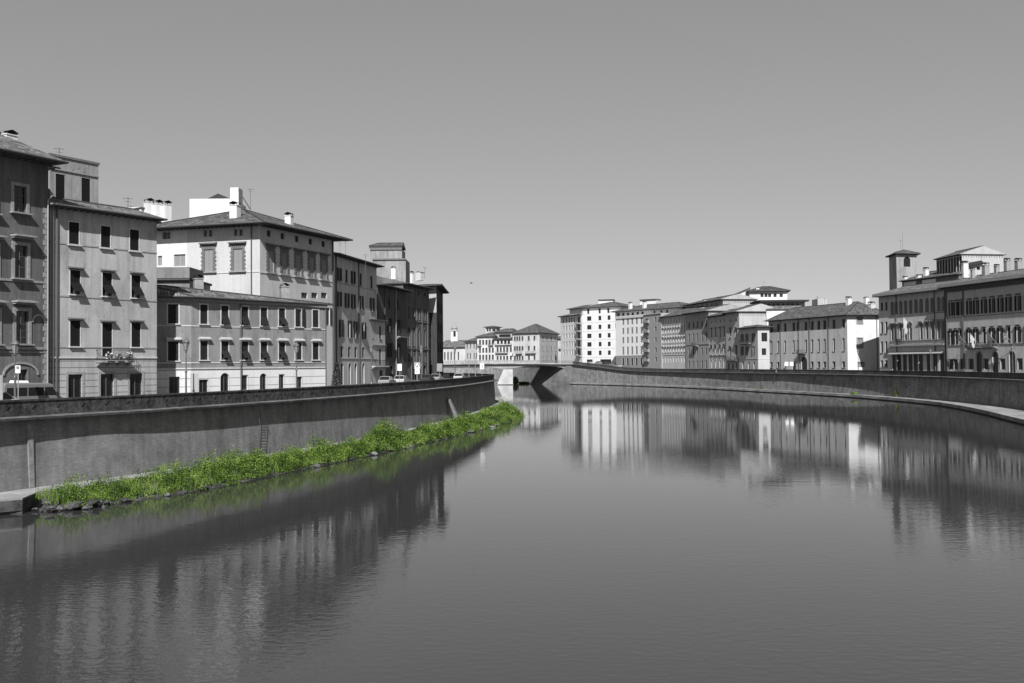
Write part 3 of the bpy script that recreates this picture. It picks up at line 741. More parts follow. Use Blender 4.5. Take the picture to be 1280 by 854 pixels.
def leaves(name, C, Nn, size, asp, mat, up=0.0):
    """C centres (n,3); quads of random orientation biased to normals Nn"""
    n = len(C); a = rng.normal(size=(n, 3)); a[:, 2] += up; a /= np.linalg.norm(a, axis=1)[:, None]
    b = np.cross(a, Nn+rng.normal(size=(n, 3))*0.5); b /= (np.linalg.norm(b, axis=1)[:, None]+1e-6)
    L = (size*rng.uniform(0.6, 1.4, n))[:, None]; W = L*asp
    v = np.stack([C-a*L*0.5, C+b*W*0.5, C+a*L*0.5, C-b*W*0.5], 1).reshape(-1, 3)
    me = bpy.data.meshes.new(name); me.vertices.add(4*n); me.vertices.foreach_set('co', v.astype(np.float32).ravel())
    me.loops.add(4*n); me.loops.foreach_set('vertex_index', np.arange(4*n, dtype=np.int32))
    me.polygons.add(n); me.polygons.foreach_set('loop_start', np.arange(0, 4*n, 4, dtype=np.int32))
    try: me.polygons.foreach_set('loop_total', np.full(n, 4, dtype=np.int32))
    except Exception: pass
    me.materials.append(mat); me.update(calc_edges=True); me.validate(); return me
vp = [p for p in LW if 60 < p.y < 236]
S, X, Y, TX, TY = along(vp)
# bushes: clump centres with radii along the strip
cl = []
r0 = random.Random(5)
s_start = float(np.interp(68.0, Y, S)); s_end = float(np.interp(196, Y, S))
s = s_start
while s < s_end:
    y = float(np.interp(s, S, Y)); w = float(np.interp(y, [40, 60, 68, 78, 91, 104, 120, 140, 160, 172, 185, 200, 214, 240], [2.6, 3.0, 5.6, 6.2, 5.6, 5.3, 5.6, 6.4, 7.6, 8.4, 7.0, 5.0, 3.4, 2.5]))
    x = float(np.interp(s, S, X)); tx = float(np.interp(s, S, TX)); ty = float(np.interp(s, S, TY)); nx, ny = ty, -tx
    lo, hi = 2.9, max(3.1, w-0.15)
    for k in range(3 if y < 180 else 2):
        o = r0.uniform(lo, hi); tall = 0.75+0.55*math.sin(s*0.31+1.0)*math.sin(s*0.083+0.4)+0.25*math.sin(s*0.9); rr = r0.uniform(0.45, 1.2)*(1.0 if y < 182 else 0.6)*max(0.5, 0.65+0.4*tall)
        mid = 1-abs((o-(lo+hi)/2)/((hi-lo)/2+0.01)); h = rr*(0.72+0.7*mid)*r0.uniform(0.75, 1.55)
        zz = 0.75-0.75*max(0, (o-2.2)/(w-2.2))
        cl.append((x+nx*o, y+ny*o, zz, rr, h))
    s += r0.uniform(0.35, 0.7)
CL = np.array(cl); areas = CL[:, 3]*CL[:, 4]; 
dist = np.hypot(CL[:, 0], CL[:, 1]); lw_ = np.interp(dist, [70, 200], [1.0, 0.30])
cnt = (430*areas*lw_+50).astype(int)
idx = np.repeat(np.arange(len(CL)), cnt); n = len(idx)
d = rng.normal(size=(n, 3)); d[:, 2] = np.abs(d[:, 2])*0.9; d /= np.linalg.norm(d, axis=1)[:, None]
rad = rng.uniform(0.55, 1.12, n)**0.6
bumpy = 1+0.16*np.sin(d[:, 0]*7+idx)*np.cos(d[:, 1]*6+idx*1.7)
C = np.stack([CL[idx, 0]+d[:, 0]*CL[idx, 3]*rad*bumpy, CL[idx, 1]+d[:, 1]*CL[idx, 3]*rad*bumpy, CL[idx, 2]+d[:, 2]*CL[idx, 4]*rad*bumpy], 1)
sz = np.interp(np.hypot(C[:, 0], C[:, 1]), [70, 200], [0.115, 0.26])
me = leaves('bushes', C, d, sz, 0.5, GREEN)
o = link('bushes', me); tag(o, 'bright green leafy bushes growing along the foot of the left river wall', 'bushes', kind='stuff')
# upright grass and reeds between the bushes
n = 17000
ss = rng.uniform(s_start-1.5, s_end+6, n); yy = np.interp(ss, S, Y); xx = np.interp(ss, S, X); tx = np.interp(ss, S, TX); ty = np.interp(ss, S, TY)
w = np.interp(yy, [40, 60, 68, 78, 91, 104, 120, 140, 160, 172, 185, 200, 214, 240], [2.6, 3.0, 5.6, 6.2, 5.6, 5.3, 5.6, 6.4, 7.6, 8.4, 7.0, 5.0, 3.4, 2.5])
oo = 2.6+rng.uniform(0, 1, n)*(np.maximum(w-2.65, 0.2)); h = rng.uniform(0.35, 1.05, n)*(0.75+0.5*noise1(ss, 3, 0.5))
h = np.clip(h, 0.2, 1.4)*np.where(yy > 165, 1.05, 0.9)
Cg = np.stack([xx+ty*oo, yy-tx*oo, 0.8-0.6*(oo-2.2)/(w-2.2)+h*0.5], 1)
a = rng.normal(size=(n, 3))*0.22; a[:, 2] = 1
def blades(name, C, H, W, mat):
    n = len(C); a = rng.normal(size=(n, 3))*0.25; a[:, 2] = 1; a /= np.linalg.norm(a, axis=1)[:, None]
    b = rng.normal(size=(n, 3)); b[:, 2] = 0; b /= np.linalg.norm(b, axis=1)[:, None]
    H = H[:, None]; W = W[:, None]
    v = np.stack([C-a*H*.5-b*W*.5, C-a*H*.5+b*W*.5, C+a*H*.5+b*W*0.1, C+a*H*.5-b*W*0.1], 1).reshape(-1, 3)
    me = bpy.data.meshes.new(name); me.vertices.add(4*n); me.vertices.foreach_set('co', v.astype(np.float32).ravel())
    me.loops.add(4*n); me.loops.foreach_set('vertex_index', np.arange(4*n, dtype=np.int32))
    me.polygons.add(n); me.polygons.foreach_set('loop_start', np.arange(0, 4*n, 4, dtype=np.int32))
    try: me.polygons.foreach_set('loop_total', np.full(n, 4, dtype=np.int32))
    except Exception: pass
    me.materials.append(mat); me.update(calc_edges=True); me.validate(); return me
nd = 700; kd = rng.choice(n, nd, replace=False); Cd = Cg[kd].copy(); Cd[:, 2] += 0.25
DRY = flat('dry_stems', 0.14, 0.9, var=0.5)
tag(link('dry_stems', blades('dry_stems', Cd, h[kd]*1.3, np.full(nd, 0.035), DRY)), 'grey dry stems standing among the green grass of the left bank', 'dry stems', kind='stuff')
me = blades('grass', Cg, h, np.interp(yy, [70, 200], [0.05, 0.11]), GREEN)
o = link('grass', me); tag(o, 'tall green grass between the bushes on the left river bank', 'grass', kind='stuff')

# stones at the water line
def stone_mesh(seed):
    import bmesh
    r = random.Random(seed); bm = bmesh.new(); bmesh.ops.create_icosphere(bm, subdivisions=2, radius=0.5)
    k = [r.uniform(0.7, 1.3) for _ in range(3)]
    pl = [(Vector((r.uniform(-1, 1), r.uniform(-1, 1), r.uniform(-1, 1))).normalized(), r.uniform(0.24, 0.4)) for _ in range(9)]
    for v in bm.verts:
        for nrm, dd in pl:
            e = v.co.dot(nrm)-dd
            if e > 0: v.co -= nrm*e
        v.co.x *= k[0]*1.3; v.co.y *= k[1]; v.co.z *= 0.62*k[2]
        v.co += Vector((r.uniform(-1, 1), r.uniform(-1, 1), r.uniform(-1, 1)))*0.012
    me = bpy.data.meshes.new('stone'); bm.to_mesh(me); bm.free(); me.materials.append(rough_stone('stone_%d' % (seed % 3), [0.09, 0.12, 0.05][seed % 3], 3, 0.5)); return me
SM = [stone_mesh(i) for i in range(9)]
for i in range(130):
    s = r0.uniform(s_start-0.5, s_end-4)
    if i < 60: s = s_start+abs(r0.gauss(0, 3.0))-2.2
    y = float(np.interp(s, S, Y)); x = float(np.interp(s, S, X)); tx = float(np.interp(s, S, TX)); ty = float(np.interp(s, S, TY))
    o_ = float(np.interp(y, [40, 60, 68, 78, 91, 104, 120, 140, 160, 172, 185, 200], [2.6, 3.0, 5.6, 6.2, 5.6, 5.3, 5.6, 6.4, 7.6, 8.4, 7.0, 5.0]))+(r0.uniform(-0.6, 0.5) if i >= 60 else r0.uniform(-1.6, 0.4))
    q = link('stone', r0.choice(SM), None, (x+ty*o_, y-tx*o_, r0.uniform(0.02, 0.16)), r0.uniform(0, 6.3)); k = r0.choice((0.25, 0.35, 0.45, 0.55, 0.75))*(1.3 if y > 100 else 0.9); q.scale = (k, k, k)
    tag(q, 'grey stone lying at the water edge below the green bank', 'stone', 'stones along the water edge')
for i in range(48):
    px = r0.uniform(56, 136); q_ = GP(px, 638-(px-50)*0.10+r0.uniform(-13, 3)*(1-(px-56)/140), 0.15); q = link('stone', r0.choice(SM), None, (q_.x, q_.y, r0.uniform(0.0, 0.4)), r0.uniform(0, 6.3)); k = r0.choice((0.35, 0.5, 0.65, 0.9)); q.scale = (k, k, k)
    tag(q, 'grey stone in the rubble heap between the landing slab and the green bank', 'stone', 'rubble stones by the landing')
# landing slabs in the lower left corner
def slab(pts, z0, z1, mat, name, label):
    c = sum((Vector(p) for p in pts), Vector((0, 0)))/len(pts); base = Vector((c.x, c.y, z0)); mb = MB()
    mb.hexa([(p[0], p[1], z0) for p in pts], [(p[0]-0.0, p[1], z1-0.1) for p in pts], BANKM); mb.face([(p[0], p[1], z1) for p in pts], mat)
    for i in range(len(pts)): j = (i+1) % len(pts); mb.face([(pts[i][0], pts[i][1], z1-0.1), (pts[j][0], pts[j][1], z1-0.1), (pts[j][0], pts[j][1], z1), (pts[i][0], pts[i][1], z1)], mat)
    o = link(name, mb.mesh(name, base), None, base); tag(o, label, 'stone slab'); return o
def gp(x, y, z): p = GP(x, y, z); return (p.x, p.y)
slab([gp(-90, 634, .9), gp(28, 624, .9), gp(50, 615, .9), gp(58, 601, .9), gp(52, 594, .9), gp(-90, 612, .9)], 0.2, 0.965, PATHM, 'stone_landing', 'pale stone landing joining the quay path in the lower left corner')
slab([gp(-90, 640, .5), gp(28, 632, .5), gp(38, 627, .5), gp(36, 620, .5), gp(-90, 622, .5)], -0.6, 0.5, PATHM, 'stone_landing', 'lower rounded stone slab at the water in the lower left corner')
# small green tufts on walls, slab and right bank
def tuft(x, y, z, r, h, n, label, cat='plant', name='wall_plant'):
    d = rng.normal(size=(n, 3)); d[:, 2] = np.abs(d[:, 2]); d /= np.linalg.norm(d, axis=1)[:, None]
    me = leaves(name, d*np.array([r, r, h])*rng.uniform(0.4, 1, (n, 1)), d, np.full(n, r*0.35), 0.5, GREEN)
    o = link(name, me, None, (x, y, z)); tag(o, label, cat)
p = GP(5, 612, 0.97); tuft(p.x, p.y, 0.95, 1.0, 0.45, 420, 'low green tuft growing on the pale stone landing')
def off(path, D, o, side):
    b = min(range(len(path)), key=lambda i: abs(path[i].y-D)); a = path[b-1]; c = path[b+1]; t = Vector((c.x-a.x, c.y-a.y)).normalized(); q = Vector((t.y, -t.x))*side
    return path[b].x+q.x*o, path[b].y+q.y*o
for px, dd, zz, rr, hh, lab in ((1132, 236, 1.0, 0.5, 2.2, 'green climbing plant at the foot of the right river wall'), (1075, 258, 0.9, 1.1, 0.5, 'low green plant on the right quay path'), (980, 312, 0.9, 0.5, 0.5, 'small green weed at the foot of the right wall far along')):
    x, y = off(RW, dd, 0.55, -1); tuft(x, y, zz, rr, hh, 260, lab)
# bush beyond the bridge
for px, py, D, rr, hh, lab in ((644, 470, 470, 1.6, 4.2, 'green bush by the embankment behind the white bridge pier'), (655, 474, 472, 3.0, 1.2, 'low dark green bush at the water beyond the bridge')):
    q = P3(px, py, D); d = rng.normal(size=(900, 3)); d /= np.linalg.norm(d, axis=1)[:, None]
    me = leaves('bush', d*np.array([rr, rr*.6, hh*.5])*rng.uniform(0.5, 1, (900, 1)), d, np.full(900, 0.5), 0.6, GREEN)
    tag(link('bush', me, None, (q.x, q.y, hh*0.35)), lab, 'bush')

# ------------------------------------------------------------------ bridge
CONC = rough_stone('bridge_concrete', 0.28, 0.5, 0.18); CONCW = rough_stone('pier_plaster', 0.5, 0.5, 0.10); ABUT = rough_stone('abutment_stone', 0.13, 0.6, 0.3)
bx0, bx1 = -46.0, 27.5; BY0, BY1 = 449.0, 465.0
broot = thing('bridge', 'low road bridge with one white pier crossing the river in the far centre', 'bridge', (-8, 457, 8.5)); bb = Vector((-8, 457, 8.5))
pc = P2(633, 470, 455).x
def deckz(x): t = (x-bx0)/(bx1-bx0); return 9.15+0.5*math.sin(math.pi*t)**0.8 if 0 < t < 1 else 9.15
def sofz(x):
    zl = 2.7
    if x < pc: t = (x-bx0)/(pc-bx0)
    else: t = (x-pc)/(bx1-pc)
    hump = math.sin(math.pi*min(max(t, 0), 1))
    return deckz(x)-zl+1.5*hump
mb = MB(); n = 40; xs = [bx0+(bx1-bx0)*i/n for i in range(n+1)]
for a, b_ in zip(xs[:-1], xs[1:]):
    za, zb = deckz(a), deckz(b_); y0, y1 = BY0, BY1
    mb.face([(a, y0, za-0.5), (b_, y0, zb-0.5), (b_, y0, zb), (a, y0, za)], CONC)
    mb.face([(a, y1, za), (b_, y1, zb), (b_, y1, zb-0.5), (a, y1, za-0.5)], CONC)
    mb.face([(a, y0, za), (b_, y0, zb), (b_, y1, zb), (a, y1, za)], ASPH)
    mb.face([(a, y0+1.6, za-0.5), (b_, y0+1.6, zb-0.5), (b_, y0, zb-0.5), (a, y0, za-0.5)], CONC)
link('deck', mb.mesh('deck', bb), broot)
mb = MB()
for a, b_ in zip(xs[:-1], xs[1:]):
    for y, m_ in ((BY0+1.2, CONC), (BY1-1.2, CONC)):
        mb.face([(a, y, sofz(a)), (b_, y, sofz(b_)), (b_, y, deckz(b_)-0.5), (a, y, deckz(a)-0.5)], m_)
    mb.face([(a, BY0+1.2, sofz(a)), (b_, BY0+1.2, sofz(b_)), (b_, BY1-1.2, sofz(b_)), (a, BY1-1.2, sofz(a))], CONC)
link('girder', mb.mesh('girder', bb), broot)
mb = MB()
w0 = pc-P2(620, 470, 455).x; w1 = P2(641, 470, 455).x-pc
bot = [(pc-w0, BY0-0.5, -1), (pc+w1, BY0+0.5, -1), (pc+w1, BY1+1, -1), (pc-w0, BY1, -1)]; top = [(pc-1.2, BY0+1.0, 6.8), (pc+w1, BY0+0.8, 6.8), (pc+w1, BY1-1, 6.8), (pc-1.2, BY1-1, 6.8)]
mb.hexa(bot, top, CONCW); mb.box(pc-w0-0.3, pc+w1+0.2, BY0-1.0, BY1+1, -1, 0.35, ABUT)
link('pier', mb.mesh('pier', bb), broot)
mb = MB()
bot = [(18.5, BY0+2, -1), (30, BY0+2, -1), (30, BY1+1, -1), (7.5, BY1+1, -1)]; top = [(23.8, BY0+0.6, 8.4), (30, BY0+0.6, 8.4), (30, BY1, 8.4), (13.2, BY1, 8.4)]
mb.hexa(bot, top, ABUT); link('abutment', mb.mesh('abutment', bb), broot)
mb = MB(); mb.hexa([(-52, BY0+1, -1), (-38, BY0+1, -1), (-38, BY1, -1), (-52, BY1, -1)], [(-52, BY0+1, 8.6), (-45, BY0+1, 8.6), (-45, BY1, 8.6), (-52, BY1, 8.6)], ABUT); link('abutment', mb.mesh('abutment', bb), broot)
for y in (BY0+0.25, BY1-0.25):
    mr = MB(); n = 74
    for i in range(n):
        a = bx0+(bx1-bx0)*i/n; b_ = bx0+(bx1-bx0)*(i+1)/n; za, zb = deckz(a), deckz(b_)
        mr.tube((a, y, za), (a, y, za+1.15), 0.06, 0.06, IRON_L, 4)
        for h_ in (0.3, 0.58, 0.86, 1.15): mr.tube((a, y, za+h_), (b_, y, zb+h_), 0.035, 0.035, IRON_L, 4)
    link('railing', mr.mesh('railing', bb), broot)
def st(**k): return k
H1 = (0.42, 0.12, 0.12, TRIM_M)      # hood
PLAIN = st(bars=1)
# ============================================================ LEFT BANK
# L1 dark palazzo at the left edge
A1 = P2(60, 420, 95.20); d = Vector((0.5, 1)).normalized(); A0 = A1-d*28
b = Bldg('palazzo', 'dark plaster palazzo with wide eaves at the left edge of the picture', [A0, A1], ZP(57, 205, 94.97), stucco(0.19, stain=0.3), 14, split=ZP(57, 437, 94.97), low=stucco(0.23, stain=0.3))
F = b.faces[0]
S_ = st(sur=(0.3, TRIM_M, 0.08), bars=2, sash=SASH_D, sill=(0.45, 0.14, TRIM_M))
for x in (25, -13, -52, -90):
    b.window(0, x, (233, 266), 1.3, st=dict(S_, shut=None, sash=SASH_D))
    b.window(0, x+1, (307, 348), 1.3, st=dict(S_, hood=(0.85, 0.16, 0.75, TRIM_M)))
    b.window(0, x+2.5, (389, 430), 1.3, st=dict(S_, hood=(0.85, 0.16, 0.75, TRIM_M), bars=4))
b.window(0, 28, (462, 482), 1.0, st=st(bars=1, sur=(0.2, TRIM_D, 0.05)))
b.band(0, F.z(30, 352)-0.05, 0.2, 0.07, TRIM_M); b.band(0, F.z(30, 437), 0.24, 0.12, TRIM_M); b.band(0, F.z(30, 441), 0.1, 0.06, TRIM_M)
# blank arched niche and ground lunette
for (x, zt, w, zb, nm) in ((48, 395, 1.15, 430, 'niche'), (26, 455, 3.4, 500, 'lunette')):
    u = F.u(x, 430); z1 = F.z(x, zt); z0 = F.z(x, zb); r_ = w/2; mb = MB(); zs = z1-r_*(1 if nm == 'niche' else 0.6); rise = z1-zs
    pi_, po_ = arch_pts(w, 0, rise, 14), arch_pts(w+0.36, 0, rise+0.18, 14)
    for k in range(14):
        q = [F.p(u+pi_[k][0], zs+pi_[k][1], 0.1), F.p(u+pi_[k+1][0], zs+pi_[k+1][1], 0.1), F.p(u+po_[k+1][0], zs+po_[k+1][1], 0.1), F.p(u+po_[k][0], zs+po_[k][1], 0.1)]
        q2 = [F.p(u+po_[k][0], zs+po_[k][1], 0), F.p(u+po_[k+1][0], zs+po_[k+1][1], 0)]
        mb.face(q, TRIM_M); mb.face([q[3], q[2], q2[1], q2[0]], TRIM_M)
        mb.face([q[0], q[1], F.p(u+pi_[k+1][0], zs+pi_[k+1][1], 0), F.p(u+pi_[k][0], zs+pi_[k][1], 0)], TRIM_M)
    link('arch_moulding', mb.mesh('arch_moulding', b.base), b.root)
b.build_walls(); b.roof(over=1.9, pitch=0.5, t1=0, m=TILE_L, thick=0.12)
b.chimney(10, 163, 181, 99, 1.2)
b.pipe(0, 58.5, m=PIPE_L, z1=ZP(57, 250, 95)); 
# quoins at the right corner
mb = MB()
for k in range(36):
    z = GZ+0.5*k; e = 0.55 if k % 2 else 0.38; p = F.p(F.L-e, z, 0.04)
    if z+0.46 < b.zt-0.5: mb.hexa([F.p(F.L-e, z, 0.0), F.p(F.L-e, z, 0.045), F.p(F.L-0.01, z, 0.045), F.p(F.L-0.01, z, 0.0)], [F.p(F.L-e, z+0.46, 0.0), F.p(F.L-e, z+0.46, 0.045), F.p(F.L-0.01, z+0.46, 0.045), F.p(F.L-0.01, z+0.46, 0.0)], TRIM_M)
link('quoins', mb.mesh('quoins', b.base), b.root)

# L2 pale three bay palazzo
A = P2(62, 400, 95.89); B = P2(196, 400, 105.98)
b = Bldg('palazzo', 'tall pale three-bay palazzo with a small flowered balcony above its rusticated ground floor', [A, B], ZP(193, 276, 105.75), stucco(0.57, stain=0.24), 7, split=None, low=stucco(0.54, 0.62, stain=0.24))
F = b.faces[0]; b.split = F.z(130, 448)
Wd = st(sill=(0.26, 0.12, TRIM), sur=(0.10, TRIM, 0.03), shm=SH_D, bars=1)
b.rows(0, (92.5, 132, 168), 92.5, (278, 306), 1.08, dict(Wd, shut='closed'))
b.rows(0, (94, 134, 170), 94, (338, 368), 1.08, dict(Wd, shut='awn', hood=(0.45, 0.1, 0.16, TRIM_D)))
b.rows(0, (94,  170), 94, (401, 433), 1.08, dict(Wd, shut='closed', hood=(0.45, 0.1, 0.12, TRIM_D)))
b.rows(0, (134,), 134, (404, 448), 1.12, dict(Wd, sill=None, shut='closed', hood=(0.45, 0.1, 0.12, TRIM_D), name='window'))
z = (GZ, F.z(94, 468))
for x in (94, 134, 170): b.window(0, x, None, 1.5, st=st(name='door', bars=1, sash=SASH_D, sur=(0.24, TRIM_M, 0.05)), z=z, u=F.u(x, 480))
for yy in (303.5, 369.5, 433.5): b.band(0, F.z(75, yy)-0.1, 0.12, 0.05, TRIM_M)
b.band(0, F.z(75, 448), 0.14, 0.1, TRIM)
o, pos, ang, Lb = b.balcony(0, 119.5, 160.5, 451, 0.95, 1.05)
mb = MB(); d_ = rng.normal(size=(800, 3)); d_ /= np.linalg.norm(d_, axis=1)[:, None]
b.pipe(0, 65, m=PIPE_L, r=0.08); b.pipe(0, 70, m=PIPE, r=0.09)
b.build_walls(); b.roof(over=1.15, pitch=0.38, m=TILE_L, thick=0.14, t1=0)
L2 = b
# flower boxes on the balcony
for k in range(3):
    xx = -Lb/2+0.75+k*(Lb-1.5)/2; c_, s_ = math.cos(ang), math.sin(ang)
    px = pos.x+xx*c_+1.07*s_; py = pos.y+xx*s_-1.07*c_
    t = thing('flower_box', ['white flowers in a box on the left of the small balcony', 'white flowers in the middle box on the small balcony', 'white flowers in a box on the right of the small balcony'][k], 'flower box', (px, py, pos.z+0.42), ang, 'flower boxes on the balcony railing')
    m2 = MB(); m2.box(-0.36, 0.36, -0.12, 0.12, -0.12, 0.12, TRIM_D); link('box', m2.mesh('box'), t)
    n = 260; dd = rng.normal(size=(n, 3)); dd /= np.linalg.norm(dd, axis=1)[:, None]; dd = dd*np.array([0.42, 0.24, 0.36])*rng.uniform(0.4, 1, (n, 1)); dd[:, 2] -= 0.02
    LEAFG = flat('grey_leaves', 0.05, 0.7, var=0.4)
    link('foliage', leaves('foliage', dd, dd, np.full(n, 0.13), 0.6, LEAFG), t)
    link('flowers', leaves('flowers', dd[:48]*1.1+np.array([0, -0.03, 0.06]), dd[:48], np.full(48, 0.17), 0.9, flat('white_petals', 0.5, 0.6)), t)
# attic storey on L2
n_ = -F.n
a = F.p(0.3, 0)+Vector((n_.x, n_.y, 0))*3.0; c2 = F.p(F.L*0.52, 0)+Vector((n_.x, n_.y, 0))*3.0
ua = P2(62, 225, 101); ub = P2(123, 225, 106)
bb_ = Bldg('attic', '', [ua, ub], ZP(123, 206, 106), stucco(0.42, stain=0.3), 7, base=25, par=b)
bb_.window(0, 75.5, (218, 250), 1.05, st=st(shut='closed', bars=1)); bb_.window(0, 107.5, (223, 254), 1.05, st=st(shut='closed', bars=1))
bb_.band(0, bb_.faces[0].z(122, 222), 0.12, 0.12, TRIM_M); bb_.build_walls()
mb = MB()
for i in range(4):
    Fi = bb_.faces[i]; mb.hexa([Fi.p(-0.1, bb_.zt-0.02, 0.0), Fi.p(-0.1, bb_.zt-0.02, 0.12), Fi.p(Fi.L+0.1, bb_.zt-0.02, 0.12), Fi.p(Fi.L+0.1, bb_.zt-0.02, 0.0)], [Fi.p(-0.1, bb_.zt+0.2, 0.0), Fi.p(-0.1, bb_.zt+0.2, 0.12), Fi.p(Fi.L+0.1, bb_.zt+0.2, 0.12), Fi.p(Fi.L+0.1, bb_.zt+0.2, 0.0)], TRIM_D)
link('coping', mb.mesh('coping', b.base), b.root)
b.antenna(74, 185, 197, 104); b.antenna(160, 247, 262, 107.5); 
# white block with three chimneys behind L2
p0 = P2(176, 262, 166); p1 = P2(211, 262, 170)
w_ = Bldg('house', 'white rooftop wall with three matching chimneys behind the pale three-bay palazzo', [p0, p1], ZP(196, 263, 168), WHITE, 6, base=GZ, cat='building'); w_.build_walls(); w_.roof(over=0.3, pitch=0.12, m=TILE)
for x, yt, yb in ((186, 248, 263), (197, 250, 265), (208, 251, 267)): w_.chimney(x, yt, yb, 166.5, 1.15)

# L4 large palazzo with deep eaves
b = Bldg('palazzo', 'large palazzo with deep hipped eaves and five block-framed windows facing the river', [P2(188, 400, 147), P2(325, 400, 142), P2(417, 400, 159.5)], ZP(325, 281.5, 142), stucco(0.72, stain=0.10), split=None, par=None)
F0, F1 = b.faces[0], b.faces[1]
small = st(bars=1, sash=SASH, pane=GLASS, sur=(0.14, TRIM, 0.02)); big = st(sur=(0.55, TRIM_D, 0.1), blocks=True, hood=(0.5, 0.16, 0.75, TRIM_D), sill=(0.35, 0.16, TRIM_M), shut='closed', shm=SH_L, bars=1)
for x, y in ((260, (287.5, 296)), (298, (286.5, 295))):
    for dx in (-3.2, 3.2): b.window(0, x+dx, y, 0.6, st=dict(small, sur=(0.1, TRIM, 0.02)))
b.window(0, 261, (312, 340), 1.35, st=big); b.window(0, 297.5, (311, 339), 1.35, st=big)
b.window(0, 208, (290, 299), 1.25, st=dict(small, sash=SASH)); b.window(0, 224.5, (318, 333), 1.9, st=st(bars=1, sash=SASH, pane=GLASS_P))
b.window(0, 200, (320, 332), 0.7, st=st(bars=1, sash=SASH, pane=GLASS_P))
SM_ = st(bars=1, sash=SASH_D, sur=(0.12, TRIM, 0.02))
zr = (F1.z(336, 296), F1.z(336, 288)); zb_ = (F1.z(338.5, 341), F1.z(338.5, 313))
for x in (336, 353, 371, 388, 404): b.window(1, x, None, 0.95, st=SM_, z=zr, u=F1.u(x, 295))
for i, x in enumerate((338.5, 355.5, 373, 389.5, 404.8)): b.window(1, x, None, 1.3, st=dict(big, sur=(0.5, TRIM_D, 0.1), hood=(0.5, 0.16, 0.7, TRIM_D)), z=zb_, u=F1.u(x, 330))
for x in (380.5, 393, 405): b.window(1, x, (366, 373), 1.6, st=st(bars=1))
b.window(1, 410.5, (385, 406), 0.8, st=st(shut='open', shm=SH_M, bars=1))
b.band(0, F0.z(300, 341), 0.16, 0.08, TRIM, u0=F0.u(236, 340)); b.band(1, F0.z(324, 341), 0.16, 0.08, TRIM)
b.pipe(0, 315, r=0.09); b.pipe(1, 415.5, r=0.12)
b.usplit = (0, F0.u(233.5, 320), WHITE)
b.build_walls(); b.roof(over=2.1, pitch=0.42, t0=9.0, t1=9.0, axis=1, m=TILE, thick=0.12)
b.chimney(294, 252, 266, 146, 1.15); b.chimney(361.5, 265.5, 278, 152, 0.95)
b.antenna(300, 240, 262, 160); b.antenna(313, 236, 266, 160)
# white rooftop block behind it
w_ = Bldg('altana', 'white flat rooftop block with a tall white stack rising behind the deep-eaved palazzo', [P2(237, 400, 158), P2(291, 400, 158)], ZP(262, 248.5, 158), WHITE, 8, cat='building'); w_.build_walls()
w2 = Bldg('stack', '', [P2(288, 400, 157.5), P2(298.5, 400, 157.5)], ZP(293, 234.5, 157.5), WHITE, 2.4, base=26, par=w_); w2.build_walls()
mb = MB(); p = P3(272, 249, 161); e = [P3(258, 249, 158.5), P3(289, 249, 158.5), P3(289, 249, 166), P3(258, 249, 166)]; z_ = e[0].z
e = [Vector((q.x, q.y, z_)) for q in e]; ap = P3(272.5, 242, 162)
for i in range(4): mb.face([e[i], e[(i+1) % 4], ap], TILE)
mb.tube(P3(298, 238, 156), P3(313, 262, 156), 0.09, 0.09, PIPE, 5); link('roof', mb.mesh('roof', w_.base), w_.root)

# L3 low building with eight bays
b = Bldg('palazzo', 'low two-tone palazzo with white ground floor and seven bays of propped shutters', [P2(118, 420, 107.8), P2(239, 420, 112.3), P2(408, 420, 127.5)], ZP(239, 372.8, 112.3), stucco(0.355, stain=0.22), low=stucco(0.95, 0.9, stain=0.08))
F0, F1 = b.faces[0], b.faces[1]; b.split = F1.z(239, 461)
W3 = st(sur=(0.13, TRIM, 0.04), sill=(0.2, 0.12, TRIM), bars=1, shm=louver(0.028)); HH = (0.42, 0.16, 0.2, TRIM)
xs = (254.8, 281, 306, 329.8, 352.4, 373, 394.4)
z1 = (F1.z(254.8, 405), F1.z(254.8, 381)); z2 = (F1.z(254.8, 450), F1.z(254.8, 426.5))
for x, k in zip(xs, ('closed', 'awns', 'awns', 'awns', 'awn', 'oneopen', 'closed')): b.window(1, x, None, 0.95, st=dict(W3, shut=k), z=z1, u=F1.u(x, 395))
for x, k in zip(xs, ('closed', 'awn', 'awn', 'awn', 'awn', 'closed', 'closed')): b.window(1, x, None, 0.95, st=dict(W3, shut=k, hood=HH), z=z2, u=F1.u(x, 437))
dz = GZ
for x, yt, w, ar in ((254.5, 474.5, 1.2, 0), (281, 466.5, 1.15, 1), (305.8, 469, 0.85, 0), (329, 467, 0.95, 1), (352, 468, 0.8, 0), (374, 471, 0.9, 0)):
    b.window(1, x, None, w, st=st(name='door' if w > 0.9 else 'window', bars=1, arch=ar, sur=(0.1, TRIM, 0.02)), z=(dz+(0 if w > .9 else 0.4), F1.z(x, yt)), u=F1.u(x, 478))
zf = (F0.z(217, 404.5), F0.z(217, 380.5)); zg = (F0.z(217, 451), F0.z(217, 427))
b.window(0, 216.5, None, 1.1, st=dict(W3, shut='closed'), z=zf, u=F0.u(216.5, 390)); b.window(0, 216.5, None, 1.1, st=dict(W3, shut='closed', hood=HH), z=zg, u=F0.u(216.5, 440))
b.window(0, 218, None, 1.1, st=st(name='door', bars=1), z=(GZ, F0.z(218, 471)), u=F0.u(218, 480))
for f, F in ((0, F0), (1, F1)):
    for yy in (405.3, 451.5): b.band(f, F1.z(241, yy)-0.13-0.12, 0.13, 0.05, TRIM)
    b.band(f, b.split-0.05, 0.14, 0.09, TRIM)
b.band(1, b.zt-0.32, 0.3, 0.22, TRIM_M, name='eaves_cornice'); b.band(0, b.zt-0.32, 0.3, 0.22, TRIM_M, name='eaves_cornice')
